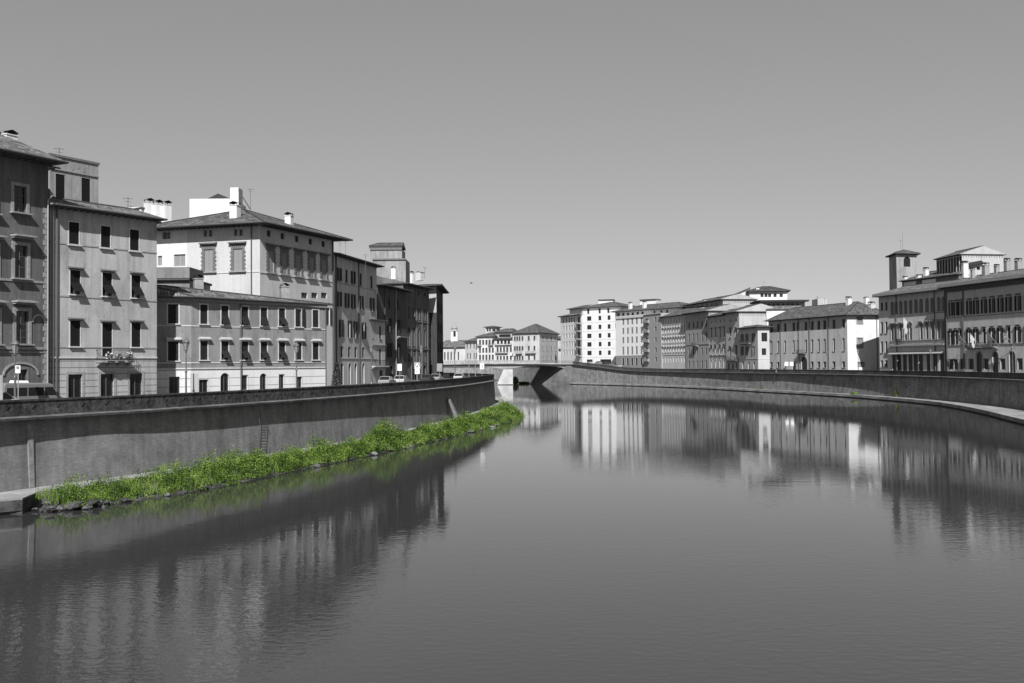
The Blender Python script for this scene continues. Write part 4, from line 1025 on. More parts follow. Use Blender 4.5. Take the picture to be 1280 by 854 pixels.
b.pipe(1, 300.5, r=0.09); b.pipe(1, 406.6, r=0.07)
b.build_walls(); b.roof(over=0.85, pitch=0.40, t0=4, t1=13, axis=1, m=TILE_L, thick=0.12, rafters=False, pos=0.8)
b.chimney(248, 343.5, 358, 119, 1.0, m=TRIM_M); b.chimney(355.5, 354, 367, 129, 1.0, m=TRIM_M)

# dark terrace block between L2 and L4
w_ = Bldg('house', 'low shaded building with a pale chimney squeezed between the pale palazzo and the deep-eaved palazzo', [P2(180, 420, 131), P2(237, 420, 131)], ZP(215, 351, 131), stucco(0.3), 9); w_.build_walls(); w_.roof(over=0.4, pitch=0.0, m=TILE_D, thick=0.3)
w3 = Bldg('terrace', '', [P2(196, 420, 133), P2(237, 420, 133)], ZP(215, 334, 133), stucco(0.28), 6, base=15, par=w_); w3.build_walls()

# L5 four storey house
b = Bldg('palazzo', 'four-storey house with dark open shutters, half in shadow, right of the deep-eaved palazzo', [P2(417.5, 400, 162), P2(471, 400, 183)], ZP(471, 334, 183), stucco(0.70, stain=0.25), 12)
F = b.faces[0]; O = st(shut='open', shm=SH_D, bars=1, sill=(0.15, 0.1, TRIM_M))
for yt, yb in ((334.5, 351), (364.5, 383)):
    z_ = (F.z(423, yb), F.z(423, yt))
    for x in (423.5, 433.2, 441, 451, 464.5): b.window(0, x, None, 1.0 if x != 464.5 else 1.1, st=dict(O, shut='closed' if x in (451, 464.5, 433.2) and yt < 340 else 'open'), z=z_, u=F.u(x, 360))
z_ = (F.z(425, 421.5), F.z(425, 399.5))
for x in (426, 436.5, 443.7, 454.3): b.window(0, x, None, 0.9, st=O, z=z_, u=F.u(x, 400))
z_ = (F.z(436, 447), F.z(436, 434))
for x in (427.3, 436.3, 444.3, 453.8): b.window(0, x, None, 1.05, st=st(shut='closed', shm=SH_M, sur=(0.15, TRIM_M, 0.03), bars=1), z=z_, u=F.u(x, 440))
z_ = (GZ, F.z(437, 454))
for x in (427.5, 436.8, 444.3, 454.0): b.window(0, x, None, 1.15, st=st(arch=1, bars=0, name='door', sur=(0.15, TRIM, 0.03)), z=z_, u=F.u(x, 465))
b.band(0, F.z(436, 448.5), 0.12, 0.08, TRIM); b.band(0, F.z(420, 352.5)-0.1, 0.1, 0.05, TRIM_M)
b.pipe(0, 419.5, r=0.12); b.pipe(0, 448, r=0.1)
b.build_walls(); b.roof(over=1.3, pitch=0.22, m=TILE_L, thick=0.2)
for x, yt in ((425, 303), (432, 301), (457, 318)): b.antenna(x, yt, yt+15, 172, 0.03)
# L5b low projecting house
b = Bldg('house', 'small low pale house projecting towards the road with a railed balcony', [P2(460.5, 430, 179), P2(481.5, 430, 187)], ZP(461, 400, 179), stucco(0.64, stain=0.12), 9)
F = b.faces[0]
for x, k in ((464.8, 'closed'), (475.2, 'closed')):
    b.window(0, x, None, 1.0, st=st(shut=k, shm=SH_M, bars=1, sill=(0.15, 0.1, TRIM_M)), z=(F.z(465, 423), F.z(465, 407)), u=F.u(x, 415))
    b.window(0, x, None, 1.0, st=st(shut=k, shm=SH_M, bars=1), z=(F.z(465, 456.5), F.z(465, 436)), u=F.u(x, 440))
b.window(0, 468, None, 1.6, st=st(name='door', bars=1), z=(GZ, F.z(468, 463)), u=F.u(467.5, 470)); b.window(0, 476.5, None, 1.6, st=st(name='door', bars=1), z=(GZ, F.z(468, 463)), u=F.u(476.5, 470))
b.balcony(0, 463, 481, 457.5, 0.9, 1.0, m=TRIM); b.band(0, b.zt-0.15, 0.2, 0.35, TRIM_M, name='eaves_cornice'); b.band(0, F.z(461, 431.5), 0.12, 0.25, TRIM_M)
b.build_walls(); b.roof(over=0.5, pitch=0.08, m=TILE, thick=0.12)
# L6
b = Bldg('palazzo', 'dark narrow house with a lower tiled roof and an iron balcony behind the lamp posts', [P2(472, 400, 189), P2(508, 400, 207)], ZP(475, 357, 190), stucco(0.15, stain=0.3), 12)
F = b.faces[0]
for yt, yb in ((372, 386), (398, 415), (429, 447)):
    z_ = (F.z(486, yb), F.z(486, yt))
    for x in (486.5, 497.5): b.window(0, x, None, 1.1, st=st(shut='open' if yt > 390 else 'closed', shm=SH_D, bars=1), z=z_, u=F.u(x, 400))
b.window(0, 490, None, 2.2, st=st(arch=1, bars=1, name='door'), z=(GZ, F.z(490, 457)), u=F.u(489, 460)); b.window(0, 500, None, 1.3, st=st(arch=1, bars=1, name='door'), z=(GZ, F.z(490, 459)), u=F.u(500.5, 460))
b.balcony(0, 495, 506.5, 421, 0.9, 1.0); b.pipe(0, 494.3, r=0.1, m=PIPE_L); b.pipe(0, 480.5, r=0.09)
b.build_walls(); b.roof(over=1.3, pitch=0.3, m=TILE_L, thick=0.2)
b.window  # (kept simple)
# L7
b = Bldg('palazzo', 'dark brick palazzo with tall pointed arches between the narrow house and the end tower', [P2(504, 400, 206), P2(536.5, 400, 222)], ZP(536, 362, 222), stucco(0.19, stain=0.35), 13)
F = b.faces[0]
for yt, yb, ks in ((363.5, 369, 0), (385, 400, 0), (410, 433, 1), (442, 453, 0)):
    z_ = (F.z(523, yb), F.z(523, yt))
    for x in ((511, 517.5, 523.5, 531) if yt > 380 else (523.5, 531)): b.window(0, x, None, 1.15 if ks else 0.95, st=st(arch=ks*1.0, bars=1, sur=(0.15, TRIM_D, 0.05)), z=z_, u=F.u(x, 400))
b.window(0, 520, None, 3.0, st=st(bars=1, name='door'), z=(GZ, F.z(520, 458)), u=F.u(519, 465)); b.window(0, 531, None, 1.6, st=st(bars=1, name='door', arch=1), z=(GZ, F.z(520, 457)), u=F.u(531, 465))
for x in (514, 520.5, 527.5, 534.5): 
    u = F.u(x, 420); mb = MB(); mb.hexa([F.p(u-.18, GZ, 0.0), F.p(u-.18, GZ, 0.12), F.p(u+.18, GZ, 0.12), F.p(u+.18, GZ, 0)], [F.p(u-.18, F.z(520, 375), 0.0), F.p(u-.18, F.z(520, 375), 0.12), F.p(u+.18, F.z(520, 375), 0.12), F.p(u+.18, F.z(520, 375), 0)], TRIM_D); link('pilaster', mb.mesh('pilaster', b.base), b.root)
b.band(0, F.z(523, 403), 0.2, 0.1, TRIM_D); b.band(0, F.z(523, 437), 0.2, 0.14, TRIM_D)
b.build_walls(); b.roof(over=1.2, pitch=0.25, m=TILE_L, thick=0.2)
mb = MB(); 
# L8 end block
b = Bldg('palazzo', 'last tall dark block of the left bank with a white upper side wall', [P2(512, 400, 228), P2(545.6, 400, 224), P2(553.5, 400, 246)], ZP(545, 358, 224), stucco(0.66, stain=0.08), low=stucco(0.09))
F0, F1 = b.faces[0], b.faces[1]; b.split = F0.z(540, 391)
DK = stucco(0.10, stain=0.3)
b.window(0, 541, None, 2.0, st=st(bars=1), z=(F0.z(540, 468), F0.z(540, 456)), u=F0.L-2.2)
mb = MB(); mb.hexa([F1.p(-0.02, GZ-.5, 0.0), F1.p(-0.02, GZ-.5, 0.06), F1.p(F1.L, GZ-.5, 0.06), F1.p(F1.L, GZ-.5, 0)], [F1.p(-0.02, b.zt-.1, 0.0), F1.p(-0.02, b.zt-.1, 0.06), F1.p(F1.L, b.zt-.1, 0.06), F1.p(F1.L, b.zt-.1, 0)], DK); link('shade_facing', mb.mesh('shade_facing', b.base), b.root)  # thin dark sheet over the river side, its shade put into the colour
for k, z_ in enumerate((GZ+1, GZ+6, GZ+10.5, GZ+15)):
    for q in (0.25, 0.5, 0.75):
        u = q*F1.L; mb = MB(); mb.hexa([F1.p(u-.6, z_, 0.07), F1.p(u-.6, z_, 0.22), F1.p(u+.6, z_, 0.22), F1.p(u+.6, z_, 0.07)], [F1.p(u-.6, z_+2, 0.07), F1.p(u-.6, z_+2, 0.22), F1.p(u+.6, z_+2, 0.22), F1.p(u+.6, z_+2, 0.07)], SH_D); link('shutter', mb.mesh('shutter', b.base), b.root)
b.build_walls(); b.roof(over=1.5, pitch=0.32, t0=8, t1=7, axis=1, m=TILE, thick=0.2)
b.chimney(515, 339, 346, 236, 0.6); b.chimney(525, 339.5, 343, 238, 1.5, m=TRIM); b.antenna(531, 334, 343, 238, 0.04)
# L9 roof tower
b = Bldg('tower', 'stepped roof tower with a rounded tile roof standing above the left bank houses', [P2(466, 400, 240), P2(507.5, 400, 240), P2(512.5, 400, 249)], ZP(487, 324, 240), stucco(0.42, stain=0.3)); b.build_walls(); b.band(0, b.zt-0.2, 0.35, 0.3, TRIM_D, name='cornice')
b2 = Bldg('upper', '', [P2(463, 400, 241), P2(503, 400, 241), P2(507, 400, 247)], ZP(485, 312, 241), stucco(0.42, stain=0.3), base=32, par=b); b2.build_walls(); b2.band(0, b2.zt-0.1, 0.5, 0.25, TRIM_D, name='cornice')
b2.zt += 0.4; b2.roof(over=0.2, pitch=0.32, t0=1.5, t1=0.0, m=TILE, thick=0.5)
for x, w_, lab in ((497, 2.2, ''),): b.chimney(492, 333, 341, 234, 1.0)

# ============================================================ BEYOND THE BRIDGE
FZ = 7.4
def far(name, label, pts, ytop, D, wall, depth=14, rows=(), xs=(), w=1.4, m=TILE, over=0.8, pitch=0.35, t0=5, t1=5, f=0, axis=0, stl=None, **k):
    b = Bldg(name, label, pts, ZP(ytop[0], ytop[1], D), wall, depth, base=FZ if D > 480 else GZ, **k)
    for (yt, yb) in rows: b.rows(f, xs, xs[0], (yt, yb), w, stl or st(bars=-1, pane=DARK2, sill=(0.2, 0.15, TRIM)))
    return b
DARK2 = flat('window_dark', 0.012, 0.35)
SHUTW = flat('shutter_grey', 0.045, 0.7)
SWIN = st(bars=-1, pane=SHUTW, dep=0.12, sill=(0.18, 0.14, TRIM))
b = far('church', 'pale church with a long tiled roof far beyond the bridge', [P2(545, 440, 625), P2(582, 440, 620)], (570, 434.5), 622, stucco(0.75), 22); 
for x in (556, 560, 564, 568, 573): b.window(0, x, (440, 450), 0.9, st=SWIN)
b.build_walls(); b.roof(over=1, pitch=0.4, t0=3, t1=3, m=TILE_L)
b = Bldg('bell_tower', 'white church bell tower with an arched opening and small dome on the skyline', [P2(563.5, 420, 632), P2(572, 420, 632)], ZP(568, 413, 632), WHITE, 5, base=FZ, cat='bell tower')
b.window(0, 568.2, (414.2, 421), 1.5, st=st(bars=-1, pane=DARK2, arch=1)); b.build_walls(); b.band(0, b.zt-0.3, 0.35, 0.5, TRIM, name='cornice'); c_ = sum(b.P, Vector((0, 0)))/4
mb = MB(); mb.lathe([(1.9, b.zt), (1.9, b.zt+1.2), (2.2, b.zt+1.25), (1.7, b.zt+2.4), (0.8, b.zt+3.3), (0.12, b.zt+3.6), (0.08, b.zt+5), (0, b.zt+5)], TRIM_M, 12, (c_.x, c_.y)); link('dome', mb.mesh('dome', b.base), b.root)
b = far('house', 'narrow pale house with a sloping tiled roof next to the far church', [P2(581.5, 440, 608), P2(597.5, 440, 596)], (582, 427.5), 608, stucco(0.85), 12, ((429, 435), (441.5, 448)), (584, 588, 592.5, 595.5), 1.2, stl=SWIN); b.build_walls(); b.roof(pitch=0.4, t0=4)
b = far('house', 'pale house with a small roof lantern and balconies beyond the bridge', [P2(596.5, 440, 590), P2(618.5, 440, 585)], (600, 421.5), 590, stucco(0.88), 14, ((425, 431), (435, 441), (443.5, 450)), (600, 604, 608, 612, 616), 1.3, stl=SWIN)
b.balcony(0, 597.5, 602, 432.5, 1, 1, m=TRIM_D); b.balcony(0, 611, 617, 432, 1, 1, m=TRIM_D); b.build_walls(); b.roof(pitch=0.35, t0=5, t1=2)
w_ = Bldg('lantern', '', [P2(607, 412, 594), P2(620, 412, 594), P2(625, 412, 598)], ZP(612, 409.5, 594), stucco(0.62), base=24, par=b)
for x in (609.5, 612.5): w_.window(0, x, (411, 414.5), 0.9, st=st(bars=-1, pane=DARK2))
for x in (617, 619): w_.window(0, x-0.6, (411, 414.5), 0.9, st=st(bars=-1, pane=DARK2, arch=1))
w_.build_walls(); w_.roof(over=0.9, pitch=0.35, t0=2.5, t1=2.5)
b = far('house', 'pale house with covered roof terraces and long balconies beyond the bridge', [P2(618, 440, 584), P2(641.5, 440, 578)], (630, 424), 581, stucco(0.88), 14, ((434, 440), (445, 450)), (622, 626, 630, 634, 638.5), 1.3, stl=SWIN)
for x in (622.5, 627, 631.5, 636): b.window(0, x, (425.5, 430), 1.5, st=st(bars=-1, pane=DARK2))
b.balcony(0, 620, 635, 441.5, 1.1, 1, m=TRIM_D); b.balcony(0, 619, 640, 431.5, 0.8, 0.9, m=TRIM_D); b.build_walls(); b.roof(over=1.0, pitch=0.2, t0=3, t1=3)
w_ = Bldg('loggia', '', [P2(619, 418, 587), P2(640, 418, 583)], ZP(630, 415.8, 585), stucco(0.5), 10, base=23, par=b); 
w_.window(0, 631, (418, 421.5), 7.0, st=st(bars=-1, pane=DARK2)); w_.build_walls(); w_.roof(over=0.8, pitch=0.42, t0=4, t1=1)
b = Bldg('palazzo', 'pale hipped-roof palazzo with a greyer side, left of the white apartments', [P2(641, 440, 565), P2(674.5, 440, 552), P2(698, 440, 585)], ZP(674.5, 416.2, 552), stucco(0.8), base=FZ, low=None)
F0, F1 = b.faces[0], b.faces[1]
for yt, yb in ((420, 425.5), (432.5, 438), (444.5, 450)):
    z_ = (F0.z(665, yb), F0.z(665, yt))
    for x in (643.5, 646.5, 649.5, 653, 661, 668): b.window(0, x, None, 1.35, st=SWIN, z=z_, u=F0.u(x, 435))
    for x in (679, 684, 689.5, 694): b.window(1, x, None, 1.6, st=SWIN, z=z_, u=F1.u(x, 435))
b.balcony(0, 645.5, 653, 442.3, 1, 1, m=TRIM_D); b.balcony(0, 657.5, 670, 441.8, 1, 1, m=TRIM_D); b.build_walls(); b.roof(over=0.9, pitch=0.34, t0=9, t1=9, axis=0, m=TILE)
b = Bldg('house', 'small pale house with balconies tucked beside the white apartments', [P2(697, 440, 560), P2(704, 440, 560)], ZP(700, 424, 560), stucco(0.6), 10, base=FZ); b.balcony(0, 698, 703.5, 436, 1.5, 1, m=TRIM_D); b.build_walls(); b.roof(pitch=0.3, t0=2, t1=2)

# ============================================================ RIGHT BANK
RZ = 8.4
WINB = st(bars=1, sash=SASH_D, pane=DARK2, dep=0.15)
# R0 white apartments
b = Bldg('apartment_block', 'white apartment block with five rows of large square windows at the end of the bridge', [P2(727.5, 440, 484), P2(769, 440, 470)], ZP(748, 393, 477), stucco(1.05, stain=0.08), 20, base=RZ)
F = b.faces[0]; 
for yc in (397.8, 408.8, 419.7, 430.4, 441.2):
    for x, w in ((736.6, 2.6), (750, 1.7), (761.4, 1.7)):
        z_ = (F.z(748, yc+2.8), F.z(748, yc-2.8)); b.window(0, x, None, w, st=WINB, z=z_, u=F.u(x, 420))
for yy in (392.7, 403, 414, 425, 435.8, 446.8): b.band(0, F.z(748, yy), 0.12, 0.05, TRIM)
b.window(0, 737, None, 3.6, st=st(bars=1, pane=DARK2, name='shop_window'), z=(RZ+.2, F.z(748, 449.3)), u=F.u(737, 450)); b.window(0, 756, None, 6.5, st=st(bars=1, pane=DARK2, name='shop_window'), z=(RZ+.2, F.z(748, 449.3)), u=F.u(757, 450))
b.build_walls()
w_ = Bldg('attic', '', [P2(728.5, 388, 487), P2(776, 388, 474)], ZP(748, 384.2, 480), WHITE, 15, base=32, par=b)
for x in (735.3, 749.5, 760.4): w_.window(0, x, None, 1.2, st=WINB, z=(w_.faces[0].z(748, 392), w_.faces[0].z(748, 385.5)), u=w_.faces[0].u(x, 388))
w_.build_walls(); w_.roof(over=1.2, pitch=0.33, t0=10, t1=8, m=TILE)
w2 = Bldg('lift_house', '', [P2(748, 376, 490), P2(766, 376, 488)], ZP(757, 375, 489), WHITE, 5, base=34, par=b); w2.build_walls(); w2.roof(over=0.6, pitch=0.02, thick=0.25, m=TRIM_D)
# rounded left wing
b = Bldg('apartment_block', 'pale apartment block with stacked corner loggias left of the white square-windowed block', [P2(701, 440, 512), P2(727.3, 440, 488)], ZP(714, 395, 500), stucco(0.95, stain=0.08), 16, base=RZ)
F = b.faces[0]
for yc in (400.5, 410, 420, 430, 440.5):
    z_ = (F.z(712, yc+3.2), F.z(712, yc-3.2))
    for x in (704.5, 708, 711.8, 714.8, 717.8): b.window(0, x, None, 1.3, st=st(bars=-1, pane=SHUTW), z=z_, u=F.u(x, 420))
    b.window(0, 724, None, 3.6, st=st(bars=0, pane=DARK2), z=(z_[0]-0.4, z_[1]), u=F.u(723.8, 420))
    if yc > 398: b.balcony(0, 720.8, 726.8, yc+4.2, 1.2, 1.0, m=TRIM)
b.build_walls(); b.roof(over=1.2, pitch=0.25, t0=6, t1=0, m=TILE)
w_ = Bldg('attic', '', [P2(712, 388, 503), P2(729, 388, 491)], ZP(720, 386, 496), WHITE, 10, base=28, par=b); w_.build_walls(); w_.roof(over=1.2, pitch=0.3, t0=5, t1=0, m=TILE)
# R1
b = Bldg('apartment_block', 'pale office block with twenty blank grey windows over an arcaded grey ground floor', [P2(770, 440, 443), P2(805.5, 440, 424)], ZP(787, 394.5, 434), stucco(1.02, stain=0.06), 18, base=GZ+1.0, split=None, low=stucco(0.36))
F = b.faces[0]; b.split = F.z(787, 444.5)
for (yt, yb) in ((398, 405.8), (409.5, 417.5), (421.2, 429), (433.3, 443.5)): b.rows(0, (779, 784.7, 790.2, 795.8, 801.7), 787, (yt, yb), 1.45, st(bars=-1, pane=flat('grey_panel', 0.17, 0.6), dep=0.1))
b.rows(0, (779, 784.7, 790.2, 795.8, 801.7), 787, (447.5, 456.5), 1.6, st(bars=-1, pane=DARK2, sur=(0.12, TRIM, 0.04)))
b.band(0, b.zt-1.1, 1.0, 0.35, TRIM, name='fascia'); b.build_walls()
w_ = Bldg('attic', '', [P2(769, 388, 446), P2(852, 388, 412)], ZP(812, 387.5, 428), WHITE, 15, base=25, par=b)
for x in (773, 779, 785, 791, 797, 803): w_.window(0, x, None, 1.5, st=st(bars=-1, pane=DARK2), z=(w_.zt-2.4, w_.zt-0.5), u=w_.faces[0].u(x, 390))
for x in (818, 826.5, 834): w_.window(0, x, None, 1.2, st=st(bars=-1, pane=DARK2), z=(w_.zt-1.8, w_.zt-0.5), u=w_.faces[0].u(x, 390))
w_.build_walls(); w_.roof(over=1.6, pitch=0.36, t0=9, t1=9, m=TILE)
b.chimney(788, 377.5, 384, 440, 1.3); b.chimney(805.7, 376.5, 384, 432, 1.3)
w2 = Bldg('lift_house', '', [P2(800, 376, 452), P2(820, 376, 448)], ZP(810, 374.8, 450), WHITE, 5, base=32, par=b); w2.build_walls(); w2.roof(over=0.6, pitch=0.02, thick=0.25, m=TRIM_D)
# R1 stair tower
b = Bldg('apartment_block', 'grey stair tower with single stacked windows beside the pale office block', [P2(804.8, 440, 423.5), P2(826.8, 440, 408)], ZP(815, 392.5, 415), stucco(0.48, stain=0.06), 14, base=GZ+0.4)
F = b.faces[0]
for yc in (399, 411, 424.5, 437.5, 449): b.window(0, 819.8, None, 1.7, st=st(bars=1, sash=SASH_D, pane=DARK2 if yc < 415 else SHUTW, sur=(0.1, TRIM, 0.02)), z=(F.z(820, yc+3), F.z(820, yc-3)), u=F.u(819.8, 430))
for yc in (402, 414, 426, 438, 450):
    b.window(0, 808.6, None, 2.6, st=st(bars=0, pane=DARK2), z=(F.z(808, yc+1), F.z(808, yc-3.4)), u=F.u(808.6, 430)); b.balcony(0, 805.6, 811.8, yc+1.5, 0.8, 1.0, m=TRIM_M, solid=TRIM_M)
b.build_walls(); b.band(0, b.zt-0.1, 0.25, 0.3, TRIM, name='cornice')
# R2
b = Bldg('palazzo', 'light grey palazzo with nine narrow columns of hooded windows right of the stair tower', [P2(826.8, 440, 409), P2(858.5, 440, 386)], ZP(842, 395.3, 397), stucco(0.78, stain=0.1), 18)
F = b.faces[0]; xs = (829, 832.3, 835.6, 838.8, 842.3, 845.6, 849, 852.4, 855.7)
for yt, yb in ((399, 405), (409, 416), (421, 428), (433, 440)): b.rows(0, xs, 842, (yt, yb), 0.75, st(bars=-1, pane=SHUTW, hood=(0.45, 0.25, 0.1, TRIM), sill=(0.25, 0.15, TRIM)))
b.rows(0, xs, 842, (446.5, 453), 0.8, st(bars=-1, pane=DARK2))
b.band(0, F.z(842, 444), 0.2, 0.12, TRIM); b.build_walls(); b.roof(over=1.0, pitch=0.36, m=TILE)
# R3
b = Bldg('palazzo', 'brick-toned five-bay palazzo with a central balcony and deeply shaded top storey', [P2(857.5, 440, 385), P2(886.5, 440, 364)], ZP(872, 391, 374), stucco(0.48, stain=0.15), 16)
F = b.faces[0]; xs = (861.6, 867, 872, 877.8, 882.8)
for yt, yb in ((402, 410), (416.5, 427), (435, 443.5), (451, 460)): b.rows(0, xs, 872, (yt, yb), 1.25, st(bars=-1, pane=SHUTW, dep=0.1, sur=(0.1, TRIM_M, 0.03)))
b.band(0, F.z(872, 431), 0.2, 0.15, TRIM_M); b.balcony(0, 866.8, 873, 432, 1.2, 1.0); b.build_walls(); b.roof(over=1.6, pitch=0.3, m=TILE)
w_ = Bldg('loggia', 'long tiled attic with a shaded loggia and two white chimneys above the five-bay palazzo', [P2(858, 380, 410), P2(904, 380, 372)], ZP(880, 378.5, 390), stucco(0.55), 12, cat='building')
for x in (862, 866, 872, 878, 884, 890, 896): w_.window(0, x, None, 1.9, st=st(bars=-1, pane=DARK2), z=(w_.zt-2.6, w_.zt-0.7), u=w_.faces[0].u(x, 380))
w_.build_walls(); w_.roof(over=1.4, pitch=0.33, t0=8, m=TILE); w_.chimney(881.5, 374, 378, 396, 1.2); w_.chimney(900.5, 371, 376, 384, 1.8)
# R4
b = Bldg('palazzo', 'pale four-bay palazzo with white-framed windows and ground floor arches', [P2(886.8, 440, 364), P2(908, 440, 347)], ZP(897, 395.3, 356), stucco(0.68, stain=0.12), 15)
F = b.faces[0]; xs = (889.6, 894.8, 900.3, 905.4)
WF = st(bars=-1, pane=SHUTW, dep=0.1, sur=(0.16, TRIM, 0.03), sill=(0.25, 0.16, TRIM))
for yt, yb in ((411, 422.5), (432, 443)): b.rows(0, xs, 897, (yt, yb), 1.25, dict(WF, hood=(0.45, 0.2, 0.3, TRIM_D)))
b.rows(0, xs, 897, (400, 403.5), 1.0, st(bars=-1, pane=DARK2)); b.rows(0, xs, 897, (449.5, 460), 1.2, st(bars=-1, pane=DARK2, arch=1, sur=(0.2, TRIM, 0.05)))
b.band(0, F.z(897, 444.5), 0.2, 0.12, TRIM); b.build_walls(); b.roof(over=1.5, pitch=0.32, m=TILE)
# R5
b = Bldg('palazzo', 'two-bay palazzo with a long iron balcony beside the four-bay palazzo', [P2(907.8, 440, 346), P2(924.5, 440, 335)], ZP(916, 391.3, 341), stucco(0.62, stain=0.12), 15)
F = b.faces[0]; xs = (913, 920.4)
for yt, yb in ((411, 421), (434, 447)): b.rows(0, xs, 916, (yt, yb), 1.2, dict(WF, sur=(0.14, TRIM_D, 0.03), hood=(0.4, 0.2, 0.25, TRIM_D)))
b.rows(0, xs, 916, (399, 402.5), 1.1, st(bars=-1, pane=DARK2)); b.rows(0, (911, 916, 921), 916, (454, 462), 1.4, st(bars=-1, pane=DARK2))
b.balcony(0, 909, 923.5, 450, 1.2, 1.1, m=TRIM_M, brackets=True); b.build_walls(); b.roof(over=1.5, pitch=0.34, m=TILE)
# white gable wall behind R4/R5
w_ = Bldg('house', 'tall house with a blank white side wall rising above the four-bay palazzo', [P2(887, 400, 384), P2(938, 400, 380), P2(945, 400, 395)], ZP(900, 386, 382), WHITE); 
w_.build_walls()
mb = MB(); F = w_.faces[0]; q = [(0, w_.zt-0.01), (F.L, w_.zt-0.01), (F.L, F.z(937, 362.5)), (F.L*0.55, F.z(915, 372)), (0, F.z(887, 387))]
e = [F.p(u, z_, 0.0) for u, z_ in q]; g_ = [F.p(u, z_, -5) for u, z_ in q]
mb.hexa(e, g_, WHITE); link('gable', mb.mesh('gable', w_.base), w_.root)
mb = MB(); 
for (i, j) in ((4, 3), (3, 2)): mb.face([e[i]+Vector((0, 0, 0.08)), e[j]+Vector((0, 0, 0.08)), g_[j]+Vector((0, 0, 1.4)), g_[i]+Vector((0, 0, 1.4))], TILE, [(0, 0), (10, 0), (10, 5), (0, 5)])
link('roof', mb.mesh('roof', w_.base), w_.root)
# R6 penthouse group
w_ = Bldg('house', 'white penthouse with a hipped tile roof at the top of the right bank skyline', [P2(937, 370, 376), P2(984, 370, 374)], ZP(960, 364.5, 375), WHITE, 14)
for x in (952.5, 957.5, 962, 968.8, 976.5): w_.window(0, x, (367, 371.5), 1.1, st=st(bars=1, pane=DARK2))
w_.build_walls(); w_.roof(over=1.1, pitch=0.3, t0=5, t1=5, m=TILE_D); w_.chimney(947, 359, 363, 378, 1.2); w_.antenna(955, 352, 362, 380)
w_ = Bldg('house', 'flat dark-eaved penthouse terrace below the white penthouse', [P2(951, 380, 342), P2(1006, 380, 342)], ZP(980, 377.5, 342), stucco(0.6), 10)
for x in range(955, 1003, 6): w_.window(0, x, (379.5, 383), 1.1, st=st(bars=-1, pane=DARK2, arch=1))
w_.build_walls(); w_.roof(over=2.3, pitch=0.04, m=TILE_D, thick=0.55)
w_ = Bldg('house', 'terrace with a pale parapet and tile strip in front of the dark-eaved penthouse', [P2(958, 385, 336), P2(1003, 385, 334)], ZP(980, 387.2, 335), WHITE, 5); w_.build_walls(); w_.roof(over=0.4, pitch=0.5, m=TILE_L, thick=0.15)
w_ = Bldg('house', 'pale upper house with two round-arched loggia openings above the small corner house', [P2(924.5, 400, 346), P2(946, 400, 340), P2(975, 400, 342)], ZP(950, 390, 340), stucco(0.5))
for x in (946.5+1.5, 959.5): w_.window(1, x, (392.5, 397.6), 2.0, st=st(bars=-1, pane=DARK2, arch=1))
w_.build_walls(); w_.roof(over=0.5, pitch=0.3, t1=3, m=TILE_L)
# R7 small corner house
b = Bldg('house', 'small pale corner house with a white lit side left of the long eleven-bay building', [P2(924, 440, 334), P2(947.5, 440, 318), P2(962, 440, 319)], ZP(935, 410.3, 326), stucco(0.68, stain=0.1))
F0, F1 = b.faces[0], b.faces[1]
for yt, yb in ((417.5, 427.5), (433, 444)): b.rows(0, (928, 934, 942), 935, (yt, yb), 1.1, st(bars=-1, pane=SHUTW if yt < 420 else DARK2, sur=(0.15, TRIM_M, 0.04), shut='open', shm=flat('shutter_grey', .1)))
b.rows(0, (929, 936, 943), 935, (452, 462), 1.3, st(bars=-1, pane=DARK2, arch=1)); b.balcony(0, 926.5, 939.5, 429, 1.1, 1.0); b.band(0, F0.z(935, 449), 0.15, 0.08, TRIM); b.band(1, F0.z(947, 449), 0.15, 0.08, TRIM)
b.window(1, 955.5, (416, 427), 2.0, st=st(bars=1, pane=DARK2)); b.window(1, 955, (435.5, 444), 1.5, st=st(bars=1, pane=DARK2)); b.build_walls(); b.roof(over=1.1, pitch=0.3, t1=4, t0=0, m=TILE)
# R8 long building
b = Bldg('palazzo', 'long eleven-bay palazzo with a white end wall', [P2(961, 440, 324), P2(1059.5, 440, 286), P2(1107, 440, 288)], ZP(1059.5, 394.2, 286), stucco(0.66, stain=0.18))
F0, F1 = b.faces[0], b.faces[1]
xs = (964.4, 972.8, 981.5, 992.2, 997.4, 1007.5, 1015.3, 1023.5, 1030.9, 1042.5, 1054.5)
TI = st(bars=1, pane=DARK2, sur=(0.1, TRIM_D, 0.03), sill=(0.15, 0.12, TRIM_M))
z_ = (F0.z(1010, 413), F0.z(1010, 402.5)); 
for x in xs: b.window(0, x, None, 1.15, st=dict(TI, sill=None), z=z_, u=F0.u(x, 406))
z_ = (F0.z(1010, 440), F0.z(1010, 425)); 
for x in xs: b.window(0, x, None, 0.85, st=TI, z=z_, u=F0.u(x, 432))
z_ = (F0.z(1010, 459.5), F0.z(1010, 452.5)); 
for x in xs:
    if x not in (1007.5, 992.2, 997.4): b.window(0, x, None, 1.2, st=TI, z=z_, u=F0.u(x, 455))
b.window(0, 992, None, 2.0, st=st(bars=0, pane=DARK2, arch=1, name='door'), z=(GZ, F0.z(1010, 452)), u=F0.u(992.5, 455))
b.window(0, 1006, None, 3.0, st=st(bars=0, pane=DARK2, arch=1, name='door', sur=(0.3, TRIM_M, 0.08)), z=(GZ, F0.z(1010, 446)), u=F0.u(1005.3, 455))
b.balcony(0, 998.5, 1007.5, 441.5, 1.1, 1.0, m=TRIM_D)
for x in (976, 998.8, 1012.3, 1036): b.pipe(0, x, r=0.1)
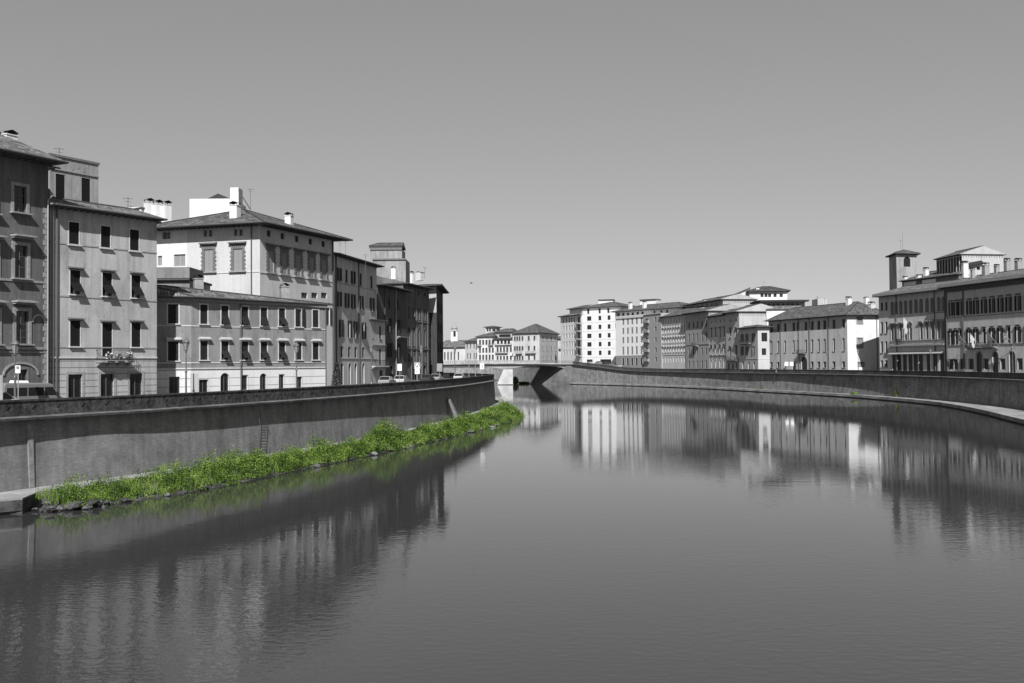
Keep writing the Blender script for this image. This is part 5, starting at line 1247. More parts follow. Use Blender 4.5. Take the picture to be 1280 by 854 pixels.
# white end wall: a facing over the plain wall
b.window(1, 1074.7, (397, 406), 1.5, st=st(bars=1, pane=GLASS_P, sash=SASH_D, sur=(0.3, TRIM_M, 0.05))); b.window(1, 1075, (423, 435.5), 1.5, st=st(bars=1, pane=GLASS_P, sur=(0.3, TRIM_M, 0.05))); b.window(1, 1076.5, (453, 459), 1.8, st=st(bars=1, pane=GLASS_P, sur=(0.2, TRIM_M, 0.05)))
b.pipe(1, 1096, r=0.1)
def walls_two(b, f2, m2):
    w0 = b.wall; o = b.build_walls(); me = o.data; me.materials.append(m2); k = len(me.materials)-1
    F = b.faces[f2]
    for p in me.polygons:
        c = p.center; q = Vector((c.x+b.base.x, c.y+b.base.y)); 
        if abs(p.normal.z) < 0.5 and abs((q-F.a).dot(F.n)) < 0.02: p.material_index = k
    return o
walls_two(b, 1, WHITE); b.roof(over=1.3, pitch=0.50, t0=0, t1=7, m=TILE, thick=0.12, pos=0.72)
b.chimney(1061, 370.5, 380, 296, 1.3); b.chimney(1089.5, 377, 386, 291, 1.5, m=TRIM); b.chimney(1083, 371, 374.5, 297, 1.2)
b.antenna(1022, 371, 384, 308, 0.06); b.antenna(1031, 373, 384, 308, 0.04)
w_ = Bldg('house', 'pale wall fragment rising behind the long palazzo roof', [P2(1022, 380, 318), P2(1034, 380, 318)], ZP(1028, 373.5, 318), stucco(0.6), 6); w_.build_walls()
# R9 gothic palazzo
b = Bldg('palazzo', 'palazzo with a row of hooded gothic windows above a dark awninged ground floor', [P2(1099.3, 440, 272), P2(1183.5, 440, 245.5)], ZP(1112, 370.5, 268), stucco(0.70, stain=0.15), 16)
F = b.faces[0]; xs = (1115.2, 1120, 1126, 1132, 1138.3, 1145, 1151.5, 1158.8, 1165.4, 1173.5, 1179.4)
SIV = st(bars=1, pane=DARK2, sill=(0.15, 0.12, TRIM_M))
for yt, yb in ((378, 388), (402.5, 416.5), (427, 441), (450.5, 459)): b.rows(0, (1102.3, 1107.8), 1105, (yt, yb), 1.05, SIV)
z_ = (F.z(1147, 391.5), F.z(1147, 374.5)); PALE = flat('drawn_blind', 0.12, 0.8)
for x in xs: b.window(0, x, None, 1.15, st=st(arch=1, bars=-1, pane=PALE, dep=0.15, sur=(0.12, TRIM_D, 0.05)), z=z_, u=F.u(x, 382))
z_ = (F.z(1147, 424.5), F.z(1147, 403))
for x in xs:
    if abs(x-1145) > 1: b.window(0, x, None, 1.1, st=st(arch=1, bars=-1, pane=PALE, dep=0.15, sur=(0.12, TRIM_D, 0.1), hood=(0.45, 0.3, 0.05, TRIM_M)), z=z_, u=F.u(x, 412))
    else: b.window(0, x-2, None, 2.3, st=st(arch=1, bars=1, pane=DARK2, sur=(0.3, TRIM_D, 0.15)), z=z_, u=F.u(x-2, 412))
u0 = F.u(1112.5, 430)
b.band(0, F.z(1147, 393.2), 0.2, 0.15, TRIM_D, u0=u0); b.band(0, F.z(1147, 426.3), 0.2, 0.2, TRIM_D, u0=u0); b.band(0, F.z(1147, 432.5), 0.45, 0.9, TRIM_M, u0=u0, name='balcony_cornice'); b.band(0, F.z(1105, 396.3), 0.12, 0.06, TRIM, u1=u0)
z_ = (GZ, F.z(1147, 443))
for i, x in enumerate((1117.5, 1124, 1131, 1138, 1144.5, 1151, 1161, 1169, 1177.5)): b.window(0, x, None, 1.7, st=st(bars=1, pane=DARK2, name='door'), z=z_, u=F.u(x, 450))
b.pipe(0, 1121.5, r=0.12); b.pipe(0, 1169, r=0.12, u=F.u(1168.9, 400)); b.pipe(0, 1182.6, r=0.15)
for x0, x1 in ((1114, 1127), (1128, 1156), (1157, 1181)):
    ua_, ub_ = F.u(x0, 440), F.u(x1, 440); z_ = F.z(1147, 440); mb = MB()
    mb.hexa([F.p(ua_, z_-0.5, 1.2), F.p(ub_, z_-0.5, 1.2), F.p(ub_, z_, 0.02), F.p(ua_, z_, 0.02)], [F.p(ua_, z_-0.44, 1.2), F.p(ub_, z_-0.44, 1.2), F.p(ub_, z_+0.1, 0.02), F.p(ua_, z_+0.1, 0.02)], TRIM_M); link('awning', mb.mesh('awning', b.base), b.root)
b.build_walls(); b.roof(over=1.6, pitch=0.28, m=TILE_L, thick=0.75, fascia=TRIM_M)
p = F.p(F.u(1141, 400), F.z(1141, 410), 0.3)
def flagpole(p, F, lean, L, cloth, label, drop=2.4, fw=1.3):
    t = thing('flag', label, 'flag', p, F.ang, 'flags on the right bank facades'); mb = MB(); e = Vector((lean, -math.sqrt(max(0.05, 1-lean**2))*0.5, 0.86))*L
    mb.tube((0, 0, 0), e, 0.035, 0.03, TRIM_M, 5); link('pole', mb.mesh('pole'), t)
    mb = MB(); n = 7
    def pt(i, j): s_ = 1-0.42*i/n; return Vector((e.x*s_+0.08*math.sin(i*2+j*0.9), e.y*s_+0.10*math.cos(j*1.3+i*1.7), e.z*s_-drop*j/n*(1-0.15*math.sin(i))))
    for i in range(n):
        for j in range(n): mb.face([pt(i, j), pt(i+1, j), pt(i+1, j+1), pt(i, j+1)], cloth)
    link('cloth', mb.mesh('cloth'), t)
CW, CG, CD = flat('flag_white', 0.42), flat('flag_grey', 0.16), flat('flag_dark', 0.05)
flagpole(p, F, -0.35, 3.4, CW, 'white flag on a slanting pole in front of the gothic-windowed palazzo', 3.2)
# R10
b = Bldg('palazzo', 'large palazzo with rows of open dark shutters and flags at the right edge', [P2(1183.8, 440, 244.5), P2(1332, 440, 206)], ZP(1190, 360, 243), stucco(0.70, stain=0.15), 18)
F = b.faces[0]; xs = (1189, 1195.3, 1200.9, 1212, 1220.7, 1230.6, 1240.8, 1251.3, 1261.5, 1273, 1285, 1297, 1309)
OS = st(shut='open', shm=SH_D, bars=1, pane=DARK2, sash=SASH, hood=(0.4, 0.14, 0.3, TRIM_D), sur=(0.1, TRIM, 0.03))
z_ = (F.z(1230, 392), F.z(1230, 374)); 
for i, x in enumerate(xs): b.window(0, x, None, 0.8 if i < 3 else 1.0, st=OS, z=z_, u=F.u(x, 385))
z_ = (F.z(1230, 429.5), F.z(1230, 410.5)); 
for i, x in enumerate(xs): b.window(0, x, None, 0.8 if i < 3 else 1.0, st=dict(OS, shut=('open', 'open', 'closed')[i % 3]), z=z_, u=F.u(x, 420))
for x in (1224, 1244.3, 1265.2, 1290): b.window(0, x, None, 2.0, st=st(arch=1, bars=0, pane=DARK2, name='door', sur=(0.25, TRIM_M, 0.06)), z=(GZ, F.z(1244, 439.5)), u=F.u(x, 450))
for x in (1189, 1194.5, 1203, 1214, 1232.6, 1253.5, 1275): b.window(0, x, None, 1.6, st=st(bars=1, pane=DARK2, sur=(0.15, TRIM_D, 0.05)), z=(F.z(1230, 462), F.z(1230, 449)), u=F.u(x, 450))
b.band(0, F.z(1230, 394.5), 0.14, 0.1, TRIM_D); b.band(0, F.z(1230, 431.5), 0.16, 0.12, TRIM_D); b.band(0, F.z(1230, 365.5), 0.16, 0.1, TRIM)
z_ = F.z(1230, 361)
mb = MB()
for k in range(40):
    u = 0.6+k*(F.L-1.2)/39; mb.hexa([F.p(u-.14, b.zt-1.1, 0.0), F.p(u-.14, b.zt-1.1, 0.3), F.p(u+.14, b.zt-1.1, 0.3), F.p(u+.14, b.zt-1.1, 0)], [F.p(u-.14, b.zt-.15, 0.0), F.p(u-.14, b.zt-.15, 1.3), F.p(u+.14, b.zt-.15, 1.3), F.p(u+.14, b.zt-.15, 0)], TRIM_D)
link('bracket', mb.mesh('bracket', b.base), b.root)['kind'] = 'stuff'
b.balcony(0, 1211, 1248, 433.8, 1.2, 1.0, m=TRIM_M); b.pipe(0, 1205.5, r=0.16); b.pipe(0, 1184.8, r=0.15, u=0.3)
b.build_walls(); b.roof(over=1.9, pitch=0.26, m=TILE_L, thick=0.9, fascia=TRIM_M)
for x, yt, yb, w in ((1216, 334, 343, 1.0), (1232, 328, 341, 1.6), (1246, 330, 338, 1.2), (1259, 322.5, 334, 1.4), (1273, 322.5, 333, 1.6)): b.chimney(x, yt, yb, 240, w*0.75, m=TRIM_M)
for x, ln, cl, lab, dr in ((1212, -0.5, CD, 'dark flag on the leftmost slanting pole of the shuttered palazzo', 2.2), (1226, -0.3, CW, 'white flag hanging over the long balcony of the shuttered palazzo', 3.0), (1250, -0.45, CD, 'dark flag on a slanting pole right of the long balcony', 2.8), (1270, -0.5, CG, 'grey flag on the rightmost slanting pole', 2.0)):
    flagpole(F.p(F.u(x, 430), F.z(x, 433), 0.2), F, ln, 3.6, cl, lab, dr*0.75)
# tower
t = Bldg('tower', 'square brick tower with a low pyramid roof and arched bell opening on the right skyline', [P2(1111.5, 340, 299), P2(1120.8, 340, 290), P2(1146.3, 340, 292)], ZP(1121, 317.5, 290), stucco(0.46, stain=0.3), low=None, cat='tower')
t.window(1, 1133.8, (321, 333.5), 2.3, st=st(arch=1, bars=-1, pane=DARK, dep=0.24)); t.window(0, 1117, (328, 334), 0.7, st=st(bars=-1, pane=TRIM, arch=1)); t.build_walls(); t.roof(over=0.9, pitch=0.42, t0=3, t1=3, m=TILE, thick=0.25)
mb = MB(); q = P3(1128.5, 312, 299); mb.tube(q, P3(1128, 290, 299), 0.05, 0.03, IRON_L, 4); link('antenna', mb.mesh('antenna', t.base), t.root)
t.antenna(1126, 300, 312, 299, 0.03)
# roof buildings between tower and R10
w_ = Bldg('house', 'long low rooftop wing with white patches of wall beside the brick tower', [P2(1127.5, 350, 284), P2(1199, 350, 262)], ZP(1129, 352, 283.5), stucco(0.22), 9); F = w_.faces[0]
for x0, x1 in ((1130, 1145), (1153, 1170)):
    ua_, ub_ = F.u(x0, 350), F.u(x1, 350); mb = MB(); mb.hexa([F.p(ua_, w_.zt-4, 0.0), F.p(ua_, w_.zt-4, 0.1), F.p(ub_, w_.zt-4, 0.1), F.p(ub_, w_.zt-4, 0.0)], [F.p(ua_, w_.zt-.3, 0.0), F.p(ua_, w_.zt-.3, 0.1), F.p(ub_, w_.zt-.3, 0.1), F.p(ub_, w_.zt-.3, 0.0)], WHITE); link('white_panel', mb.mesh('white_panel', w_.base), w_.root)
w_.build_walls(); w_.roof(over=0.9, pitch=0.3, pos=1, m=TILE, thick=0.2)
w_.chimney(1157.5, 334, 343, 278, 1.1); w_.chimney(1148.5, 343, 348, 278, 1.0); w_.chimney(1131.5, 345, 350, 284, 1.0)
b = Bldg('house', 'pale rooftop house with a gabled end wall and a pillared loggia above the shuttered palazzo', [P2(1170.5, 330, 275), P2(1202.5, 330, 262), P2(1254, 330, 264)], ZP(1202, 318.3, 262), stucco(0.62, stain=0.12))
F0, F1 = b.faces[0], b.faces[1]
for k in range(9): b.window(0, 0, None, F0.L/9-0.28, st=st(bars=-1, pane=DARK), z=(b.zt-4.2, b.zt-0.4), u=(k+0.5)*F0.L/9)
b.window(1, 1223, (333.5, 337.5), 1.0, st=st(bars=-1, pane=DARK)); b.build_walls()
b.roof(over=0.8, pitch=0.36, t0=0, t1=0, axis=0, m=TILE, thick=0.15)
F=F1; ua_, ub_ = F.u(1210, 330), F.u(1227, 330); mb = MB(); mb.face([F.p(ua_, F.z(1210, 333), 0.8), F.p(ub_, F.z(1227, 329), 0.8), F.p(ub_, F.z(1227, 325.5), 0.02), F.p(ua_, F.z(1210, 328.5), 0.02)], TILE_D); mb.face([F.p(ua_, F.z(1210, 333)-.1, 0.8), F.p(ub_, F.z(1227, 329)-.1, 0.8), F.p(ub_, F.z(1227, 325.5)-.1, 0.02), F.p(ua_, F.z(1210, 328.5)-.1, 0.02)], TILE_D); link('canopy', mb.mesh('canopy', b.base), b.root)
b.chimney(1206, 326, 340, 262, 1.3)
# ------------------------------------------------------------------ street lamps
def lamp(x, y_top, D, label, hgt=None, side='left', mt=None):
    mt = mt or IRON_L; p = P3(x, y_top, D); base = Vector((p.x, p.y, GZ)); H = hgt or (p.z-GZ); s = H/5.0
    t = thing('street_lamp', label, 'street lamp', base, 0, 'old lantern street lamps on the embankments')
    mb = MB(); mb.lathe([(0.30, 0), (0.30, 0.12), (0.24, 0.2), (0.2, 0.55), (0.12, 0.75), (0.09, 0.85), (0.075, H*0.45), (0.11, H*0.46), (0.11, H*0.48), (0.06, H*0.5), (0.05, H*0.76), (0.12, H*0.775), (0.05, H*0.79), (0.05, H*0.8), (0, H*0.8)], mt, 10)
    link('pole', mb.mesh('pole', smooth=False), t)
    mb = MB(); z0, z1 = H*0.8, H*0.92
    mb.lathe([(0.13, z0), (0.28, z1), (0.02, z1)], LAMPGL, 6)
    for k in range(6):
        a = math.pi*2*k/6; mb.tube((0.135*math.cos(a), 0.135*math.sin(a), z0), (0.285*math.cos(a), 0.285*math.sin(a), z1), 0.018, 0.018, mt, 4)
    ln = link('lantern', mb.mesh('lantern'), t)
    mb = MB(); mb.lathe([(0.34, z1), (0.33, z1+0.03), (0.16, H*0.965), (0.05, H*0.98), (0.03, H), (0, H)], mt, 8); link('lamp_cap', mb.mesh('lamp_cap'), ln)
    mb = MB(); mb.lathe([(0.05, z0-0.12), (0.16, z0-0.02), (0.14, z0), (0.01, z0)], mt, 8); link('lamp_holder', mb.mesh('lamp_holder'), ln)
    return t
lamp(19, 423, 71.5, 'old street lamp in front of the dark palazzo at the left edge, near the van')
lamp(232.5, 421.5, 90, 'old street lamp before the pale corner of the low two-tone palazzo')
lamp(370.5, 427, 108, 'old street lamp before the right bays of the low two-tone palazzo')
lamp(464, 429, 140, 'old street lamp in front of the small low pale house')
lamp(526.5, 431, 160, 'old street lamp beside the triangular sign near the end block')
lamp(568.5, 432, 196, 'old street lamp standing free right of the last block of the left bank')
lamp(970, 441, 300, 'street lamp at the left bays of the long eleven-bay palazzo')
lamp(1033.5, 437.5, 280, 'street lamp in the middle of the long eleven-bay palazzo')
lamp(1072.5, 436.5, 268, 'street lamp in front of the white end wall')
lamp(1163, 436, 240, 'street lamp in front of the awnings of the gothic-windowed palazzo')
lamp(1265.5, 432, 200, 'street lamp in front of the shuttered palazzo at the right edge')
for x, lab in ((586, 'thin lamp mast near the bend of the left road'), (594, 'thin lamp mast at the tip of the left bank')):
    D = 205; p = P3(x, 440, D); t = thing('lamp_mast', lab, 'lamp mast', (p.x, p.y, GZ)); mb = MB(); mb.tube((0, 0, 0), (0, 0, p.z-GZ), 0.07, 0.04, PIPE_L, 6); link('pole', mb.mesh('pole'), t)
    mb = MB(); mb.tube((0, 0, p.z-GZ), (0.9, 0, p.z-GZ+0.15), 0.035, 0.035, PIPE_L, 5); mb.box(0.6, 1.15, -0.1, 0.1, p.z-GZ+0.1, p.z-GZ+0.2, TRIM_M); link('arm', mb.mesh('arm'), t)

# ------------------------------------------------------------------ signs
SIGNW, SIGNK, SIGNG = flat('sign_white', 0.8, 0.5), flat('sign_black', 0.02, 0.5), flat('sign_grey', 0.3, 0.5)
def sign(x, y0, y1, D, w, label, kind, board=SIGNW, rz=0.0):
    p = P3(x, y0, D); q = P3(x, y1, D); t = thing('road_sign', label, 'road sign', (p.x, p.y, GZ), rz)
    zt = p.z-GZ; zb = q.z-GZ; mb = MB(); mb.tube((0, 0.04, 0), (0, 0.04, zt), 0.035, 0.035, PIPE_L, 6); link('pole', mb.mesh('pole'), t)
    mb = MB(); h = zt-zb
    if kind == 'tri':
        mb.box(-w/2, w/2, -0.02, 0.0, zb+h*0.42, zt, SIGNG)
        z0, z1 = zb+h*0.47, zt-0.06
        mb.face([(-w*0.42, -0.024, z0), (w*0.42, -0.024, z0), (0, -0.024, z1)], SIGNW); mb.face([(-w*0.28, -0.028, z0+0.12), (w*0.28, -0.028, z0+0.12), (0, -0.028, z1-0.2)], SIGNG)
        mb.box(-0.03, 0.03, -0.032, -0.03, z0+0.2, z1-0.42, SIGNK)
        mb.box(-w*0.38, w*0.38, -0.02, 0.0, zb, zb+h*0.40, SIGNW); mb.lathe([(0.0, 0), (0.0, 0)], SIGNK, 3)
        c = zb+h*0.2; n = 14
        mb.face([(0.2*math.cos(6.283*k/n), -0.024, c+0.2*math.sin(6.283*k/n)) for k in range(n)], SIGNG)
        mb.box(-0.035, 0.035, -0.03, -0.026, c-0.12, c+0.08, SIGNW)
    elif kind == 'park':
        mb.box(-w/2, w/2, -0.02, 0.0, zb, zt, board); n = 14; c = zt-h*0.3
        mb.face([(w*0.36*math.cos(6.283*k/n), -0.024, c+w*0.36*math.sin(6.283*k/n)) for k in range(n)], SIGNK); mb.face([(w*0.24*math.cos(6.283*k/n), -0.028, c+w*0.24*math.sin(6.283*k/n)) for k in range(n)], SIGNG)
        mb.hexa([(-w*0.2, -0.031, c+w*0.15), (-w*0.15, -0.031, c+w*0.2), (w*0.2, -0.031, c-w*0.15), (w*0.15, -0.031, c-w*0.2)], [(-w*0.2, -0.034, c+w*0.15), (-w*0.15, -0.034, c+w*0.2), (w*0.2, -0.034, c-w*0.15), (w*0.15, -0.034, c-w*0.2)], SIGNK)
    elif kind == 'chev':
        mb.box(-w/2, w/2, -0.02, 0.0, zb, zt, board); c = (zb+zt)/2
        for s_ in (1, -1): mb.face([(-w*0.05+0.02, -0.024, c), (w*0.28, -0.024, c+s_*h*0.34), (w*0.4, -0.024, c+s_*h*0.26), (w*0.16, -0.024, c)] if s_ > 0 else [(-w*0.05+0.02, -0.025, c), (w*0.16, -0.025, c), (w*0.4, -0.025, c+s_*h*0.26), (w*0.28, -0.025, c+s_*h*0.34)], SIGNK)
    else:
        mb.box(-w/2, w/2, -0.03, 0.0, zb, zt, board); 
    link('board', mb.mesh('board'), t); return t
sign(22.5, 457, 466.5, 70.5, 0.33, 'narrow no-parking sign on a pole beside the left edge lamp', 'park')
sign(0.5, 469, 500, 70, 0.36, 'pale upright information panel cut by the left edge', 'plain', TRIM_M)
sign(243, 467, 490, 92, 0.7, 'dark framed notice board beside the lamp at the pale corner', 'plain', SIGNG)
sign(521.5, 453, 467.5, 157, 0.95, 'triangular warning sign above a smaller plate near the end block', 'tri')
sign(499.5, 455, 463.5, 150, 0.62, 'blank white rectangular sign before the dark narrow house', 'plain')
sign(549.5, 454.5, 464.5, 178, 0.95, 'grey and white board leaning at the foot of the end block', 'plain', TRIM_M)
sign(602.5, 454.5, 461.5, 198, 0.8, 'white sign with a black arrow at the tip of the left bank', 'chev')
sign(983, 452.5, 457.5, 296, 1.0, 'white square panel at the left of the long palazzo', 'plain'); sign(989.5, 452.5, 457.5, 294, 1.0, 'white square panel beside its twin before the long palazzo', 'plain')

# ------------------------------------------------------------------ vehicles
GL_CAR = flat('car_glass', 0.015, 0.08); TYRE = flat('tyre_rubber', 0.02, 0.9); RIM = flat('wheel_rim', 0.4, 0.35, 0.8); LIGHTM = flat('headlight_glass', 0.7, 0.1)
def wheels(t, xs, yw, r=0.33):
    mt = MB(); mt.extrude([(r*math.cos(6.283*k/18), r+r*math.sin(6.283*k/18)) for k in range(18)], -0.1, 0.1, TYRE); tm = mt.mesh('wheel')
    mr = MB(); mr.extrude([(r*.6*math.cos(6.283*k/12), r+r*.6*math.sin(6.283*k/12)) for k in range(12)], -0.108, 0.108, RIM); rm = mr.mesh('rim')
    for x in xs:
        for s_ in (-1, 1): w = link('wheel', tm, t, (x, s_*yw, 0)); link('rim', rm, w)
def loft(mb, secs, m):
    """secs: list of (y, [(x,z)...]) equal counts"""
    for (y0, a), (y1, c) in zip(secs[:-1], secs[1:]):
        n = len(a)
        for i in range(n):
            j = (i+1) % n; mb.face([(a[i][0], y0, a[i][1]), (a[j][0], y0, a[j][1]), (c[j][0], y1, c[j][1]), (c[i][0], y1, c[i][1])], m)
    mb.face([(p[0], secs[0][0], p[1]) for p in secs[0][1]], m); mb.face([(p[0], secs[-1][0], p[1]) for p in reversed(secs[-1][1])], m)
def shrink(prof, k, dz=0): cx = sum(p[0] for p in prof)/len(prof); return [(cx+(p[0]-cx)*(1-k), p[1]-dz*(p[1] > 1.0)) for p in prof]
def van(x, y, rz, label, paint):
    t = thing('van', label, 'van', (x, y, GZ+0.01), rz)
    prof = [(-2.8, 0.35), (2.75, 0.35), (2.85, 0.6), (2.8, 1.0), (2.2, 1.25), (1.65, 2.25), (1.2, 2.42), (-2.7, 2.5), (-2.82, 2.3), (-2.85, 0.6)]
    mb = MB(); loft(mb, [(-0.98, shrink(prof, 0.03, 0.12)), (-0.9, prof), (0.9, prof), (0.98, shrink(prof, 0.03, 0.12))], paint); link('body', mb.mesh('body'), t)
    for (x0, x1) in ((-2.55, -0.75), (-0.65, 0.75)):
        for s_ in (-1, 1): mb = MB(); mb.box(x0, x1, min(s_*0.982, s_*0.99), max(s_*0.982, s_*0.99), 1.3, 2.05, GL_CAR); link('window', mb.mesh('window'), t)
    for s_ in (-1, 1):
        mb = MB(); y_ = s_*0.986; mb.face([(0.85, y_, 1.3), (2.05, y_, 1.3), (1.6, y_, 2.05), (0.85, y_, 2.05)], GL_CAR); link('window', mb.mesh('window'), t)
        mb = MB(); mb.box(1.85, 2.0, min(s_*1.0, s_*1.2), max(s_*1.0, s_*1.2), 1.3, 1.6, SIGNK); link('mirror', mb.mesh('mirror'), t)
        mb = MB(); mb.box(2.72, 2.86, s_*0.65-0.18, s_*0.65+0.18, 0.75, 0.98, LIGHTM); link('headlight', mb.mesh('headlight'), t)
    mb = MB(); mb.face([(2.19, -0.85, 1.29), (2.19, 0.85, 1.29), (1.69, 0.75, 2.22), (1.69, -0.75, 2.22)], GL_CAR); mb.v = [(a+0.02, b_, c+0.01) for a, b_, c in mb.v]; link('windscreen', mb.mesh('windscreen'), t)
    mb = MB(); mb.extrude([(-1.6, 2.47), (-0.3, 2.45), (-0.4, 2.66), (-1.5, 2.68)], -0.45, 0.45, SIGNW); link('roof_unit', mb.mesh('roof_unit'), t)
    wheels(t, (-1.8, 1.85), 0.86, 0.36)
def car(x, y, rz, label, paint, group='cars parked along the embankments', z=GZ):
    t = thing('parked_car', label, 'car', (x, y, z+0.012), rz, group)
    body = [(-2.0, 0.3), (2.0, 0.3), (2.08, 0.55), (1.95, 0.8), (1.0, 0.95), (-1.75, 0.98), (-2.05, 0.8)]
    mb = MB(); loft(mb, [(-0.86, shrink(body, 0.04)), (-0.8, body), (0.8, body), (0.86, shrink(body, 0.04))], paint)
    cab = [(-1.7, 0.96), (1.05, 0.94), (0.3, 1.45), (-1.1, 1.48)]; roofp = [(-1.15, 1.44), (0.35, 1.41), (0.3, 1.47), (-1.1, 1.5)]
    loft(mb, [(-0.68, roofp), (0.68, roofp)], paint)
    for xa, xb in ((1.05, 0.33), (-0.3, -0.32), (-1.72, -1.12)):
        for s_ in (-1, 1): mb.tube((xa, s_*0.79, 0.95), (xb, s_*0.67, 1.44), 0.035, 0.035, paint, 4)
    link('body', mb.mesh('body'), t)
    mb = MB(); loft(mb, [(-0.78, [(-1.62, 0.96), (0.98, 0.94), (0.98, 0.95), (-1.62, 0.97)]), (-0.66, shrink(cab, 0.04)), (0.66, shrink(cab, 0.04)), (0.78, [(-1.62, 0.96), (0.98, 0.94), (0.98, 0.95), (-1.62, 0.97)])], GL_CAR); link('window', mb.mesh('window'), t)
    for s_ in (-1, 1):
        mb = MB(); mb.box(1.93, 2.03, s_*0.6-0.16, s_*0.6+0.16, 0.6, 0.76, LIGHTM); link('headlight', mb.mesh('headlight'), t)
    wheels(t, (-1.3, 1.3), 0.76, 0.31)
PAL, MID_, DRK = flat('paint_pale', 0.4, 0.3), flat('paint_grey', 0.25, 0.3), flat('paint_dark', 0.04, 0.25)
SILV = flat('van_paint', 0.15, 0.35)
q = P2(37, 485, 75.5); van(q.x+0.0, q.y, math.atan2(1, 0.72), 'silver minibus with dark windows and a white roof unit at the left edge', SILV)
bpy.data.objects['van'].scale = (0.84, 0.84, 0.82)
q = P2(3, 485, 77); 
q = P2(-6, 485, 71); car(q.x, q.y, math.atan2(1, .6), 'pale car partly cut by the left edge behind the parapet', PAL)
for x, D, pt_, lab in ((488, 150, MID_, 'grey car parked before the dark narrow house'), (506, 159, PAL, 'pale car parked left of the triangular sign'), (538, 173, DRK, 'dark car parked at the end block'), (549.5, 183, MID_, 'grey car parked at the corner of the end block'), (578, 193, PAL, 'pale car near the bend of the left road')):
    q = P2(x, 470, D); car(q.x-0.5, q.y, math.radians(82), lab, pt_)
for x, D, pt_, lab in ((737, 466, PAL, 'white car near the far shop windows by the bridge'), (748, 460, MID_, 'grey car by the far shop windows'), (757, 455, DRK, 'dark car right of the far shop windows'), (772, 436, PAL, 'pale car at the foot of the pale office block')):
    q = P2(x, 455, D); car(q.x, q.y, math.radians(120), lab, pt_, z=8.6 if D > 440 else 7.2)
tie = MB(); tie.hexa([(-.16, -.035, -.10), (-.10, -.035, -.14), (-.10, .0, -.14), (-.16, .0, -.10)], [(.10, -.035, .14), (.16, -.035, .10), (.16, .0, .10), (.10, .0, .14)], IRON); tie = tie.mesh('wall_tie')
acc = 0.0
for A_, B_ in zip(LW[:-1], LW[1:]):
    L_ = math.hypot(B_.x-A_.x, B_.y-A_.y)
    while acc < L_:
        if 58 < A_.y < 165:
            t_ = acc/L_; tt = Vector((B_.x-A_.x, B_.y-A_.y)).normalized()
            link('wall_tie', tie, lwall, (A_.x+(B_.x-A_.x)*t_-lwall.location.x, A_.y+(B_.y-A_.y)*t_-lwall.location.y, GZ+0.5-lwall.location.z), math.atan2(tt.y, tt.x)).scale = (1, 1, 1)
        acc += 2.1
    acc -= L_
# slanted stone chute on the left wall and pale strip
x, y = off(LW, 143, 0.2, 1)
a = GP(565, 525, 1.2)
mb = MB(); 
def offp(D, o): return off(LW, D, o, 1)
p0 = offp(150, 0.3); pA = offp(150, 0.7); pB = offp(150, 1.5); pC = offp(150, 2.1); gT = Vector((0.1, 1.0))
mb.hexa([(pB[0], pB[1], .9), (pC[0], pC[1], .9), (pC[0]+.1, pC[1]+1, .9), (pB[0]+.1, pB[1]+1, .9)], [(p0[0], p0[1], 4.2), (pA[0], pA[1], 3.9), (pA[0]+.1, pA[1]+1, 3.9), (p0[0]+.1, p0[1]+1, 4.2)], TRIM_D)
o = link('stone_buttress', mb.mesh('stone_buttress', (p0[0], p0[1], 1)), None, (p0[0], p0[1], 1)); tag(o, 'pale slanting stone buttress against the dark part of the left river wall', 'buttress')
x, y = off(LW, 68.2, 0.24, 1); p = GP(47, 560, 3)
mb = MB(); a_ = [i for i in range(len(LW)) if 66 < LW[i].y][0]
best = min(range(len(LW)-1), key=lambda i: abs((LW[i].x/LW[i].y*1280+640)-47) if LW[i].y > 50 else 1e9); A_, B_ = LW[best], LW[best+1]; tt = Vector((B_.x-A_.x, B_.y-A_.y)).normalized(); nn = Vector((tt.y, -tt.x))
c = Vector((A_.x, A_.y))
def q3(u, o, z): v = c+tt*u+nn*o; return (v.x, v.y, z)
mb.hexa([q3(-.2, 0.2, 1), q3(.2, 0.2, 1), q3(.2, 0.36, 1), q3(-.2, 0.36, 1)], [q3(-.2, 0.0, 5.5), q3(.2, 0.0, 5.5), q3(.2, 0.16, 5.5), q3(-.2, 0.16, 5.5)], flat('pale_strip', 0.2, 0.9, var=0.3))
o = link('stone_pilaster', mb.mesh('stone_pilaster', (c.x, c.y, 1)), None, (c.x, c.y, 1)); tag(o, 'narrow pale vertical strip on the near part of the left river wall', 'pilaster')
# iron ladder rungs on the wall
p = [i for i in range(len(LW)) if LW[i].y > 93][0]; A_, B_ = LW[p], LW[p+1]; tt = Vector((B_.x-A_.x, B_.y-A_.y)).normalized(); nn = Vector((tt.y, -tt.x)); c = Vector((A_.x, A_.y))
mb = MB()
for k in range(11): z_ = 1.3+k*0.3; mb.tube(q3(-.5, 0.33, z_+0.1), q3(.55, 0.33, z_), 0.018, 0.018, PIPE, 5)
mb.tube(q3(-.5, 0.36, 5.0), q3(.75, 0.45, 3.6), 0.035, 0.035, PIPE, 5); mb.tube(q3(-.5, 0.33, 1.2), q3(-.5, 0.33, 4.9), 0.025, 0.025, PIPE, 5); mb.tube(q3(.55, 0.33, 1.2), q3(.6, 0.33, 3.9), 0.025, 0.025, PIPE, 5)
o = link('wall_ladder', mb.mesh('wall_ladder', (c.x, c.y, 1)), None, (c.x, c.y, 1)); tag(o, 'rusty iron rungs and slanting rail fixed on the left river wall', 'ladder')
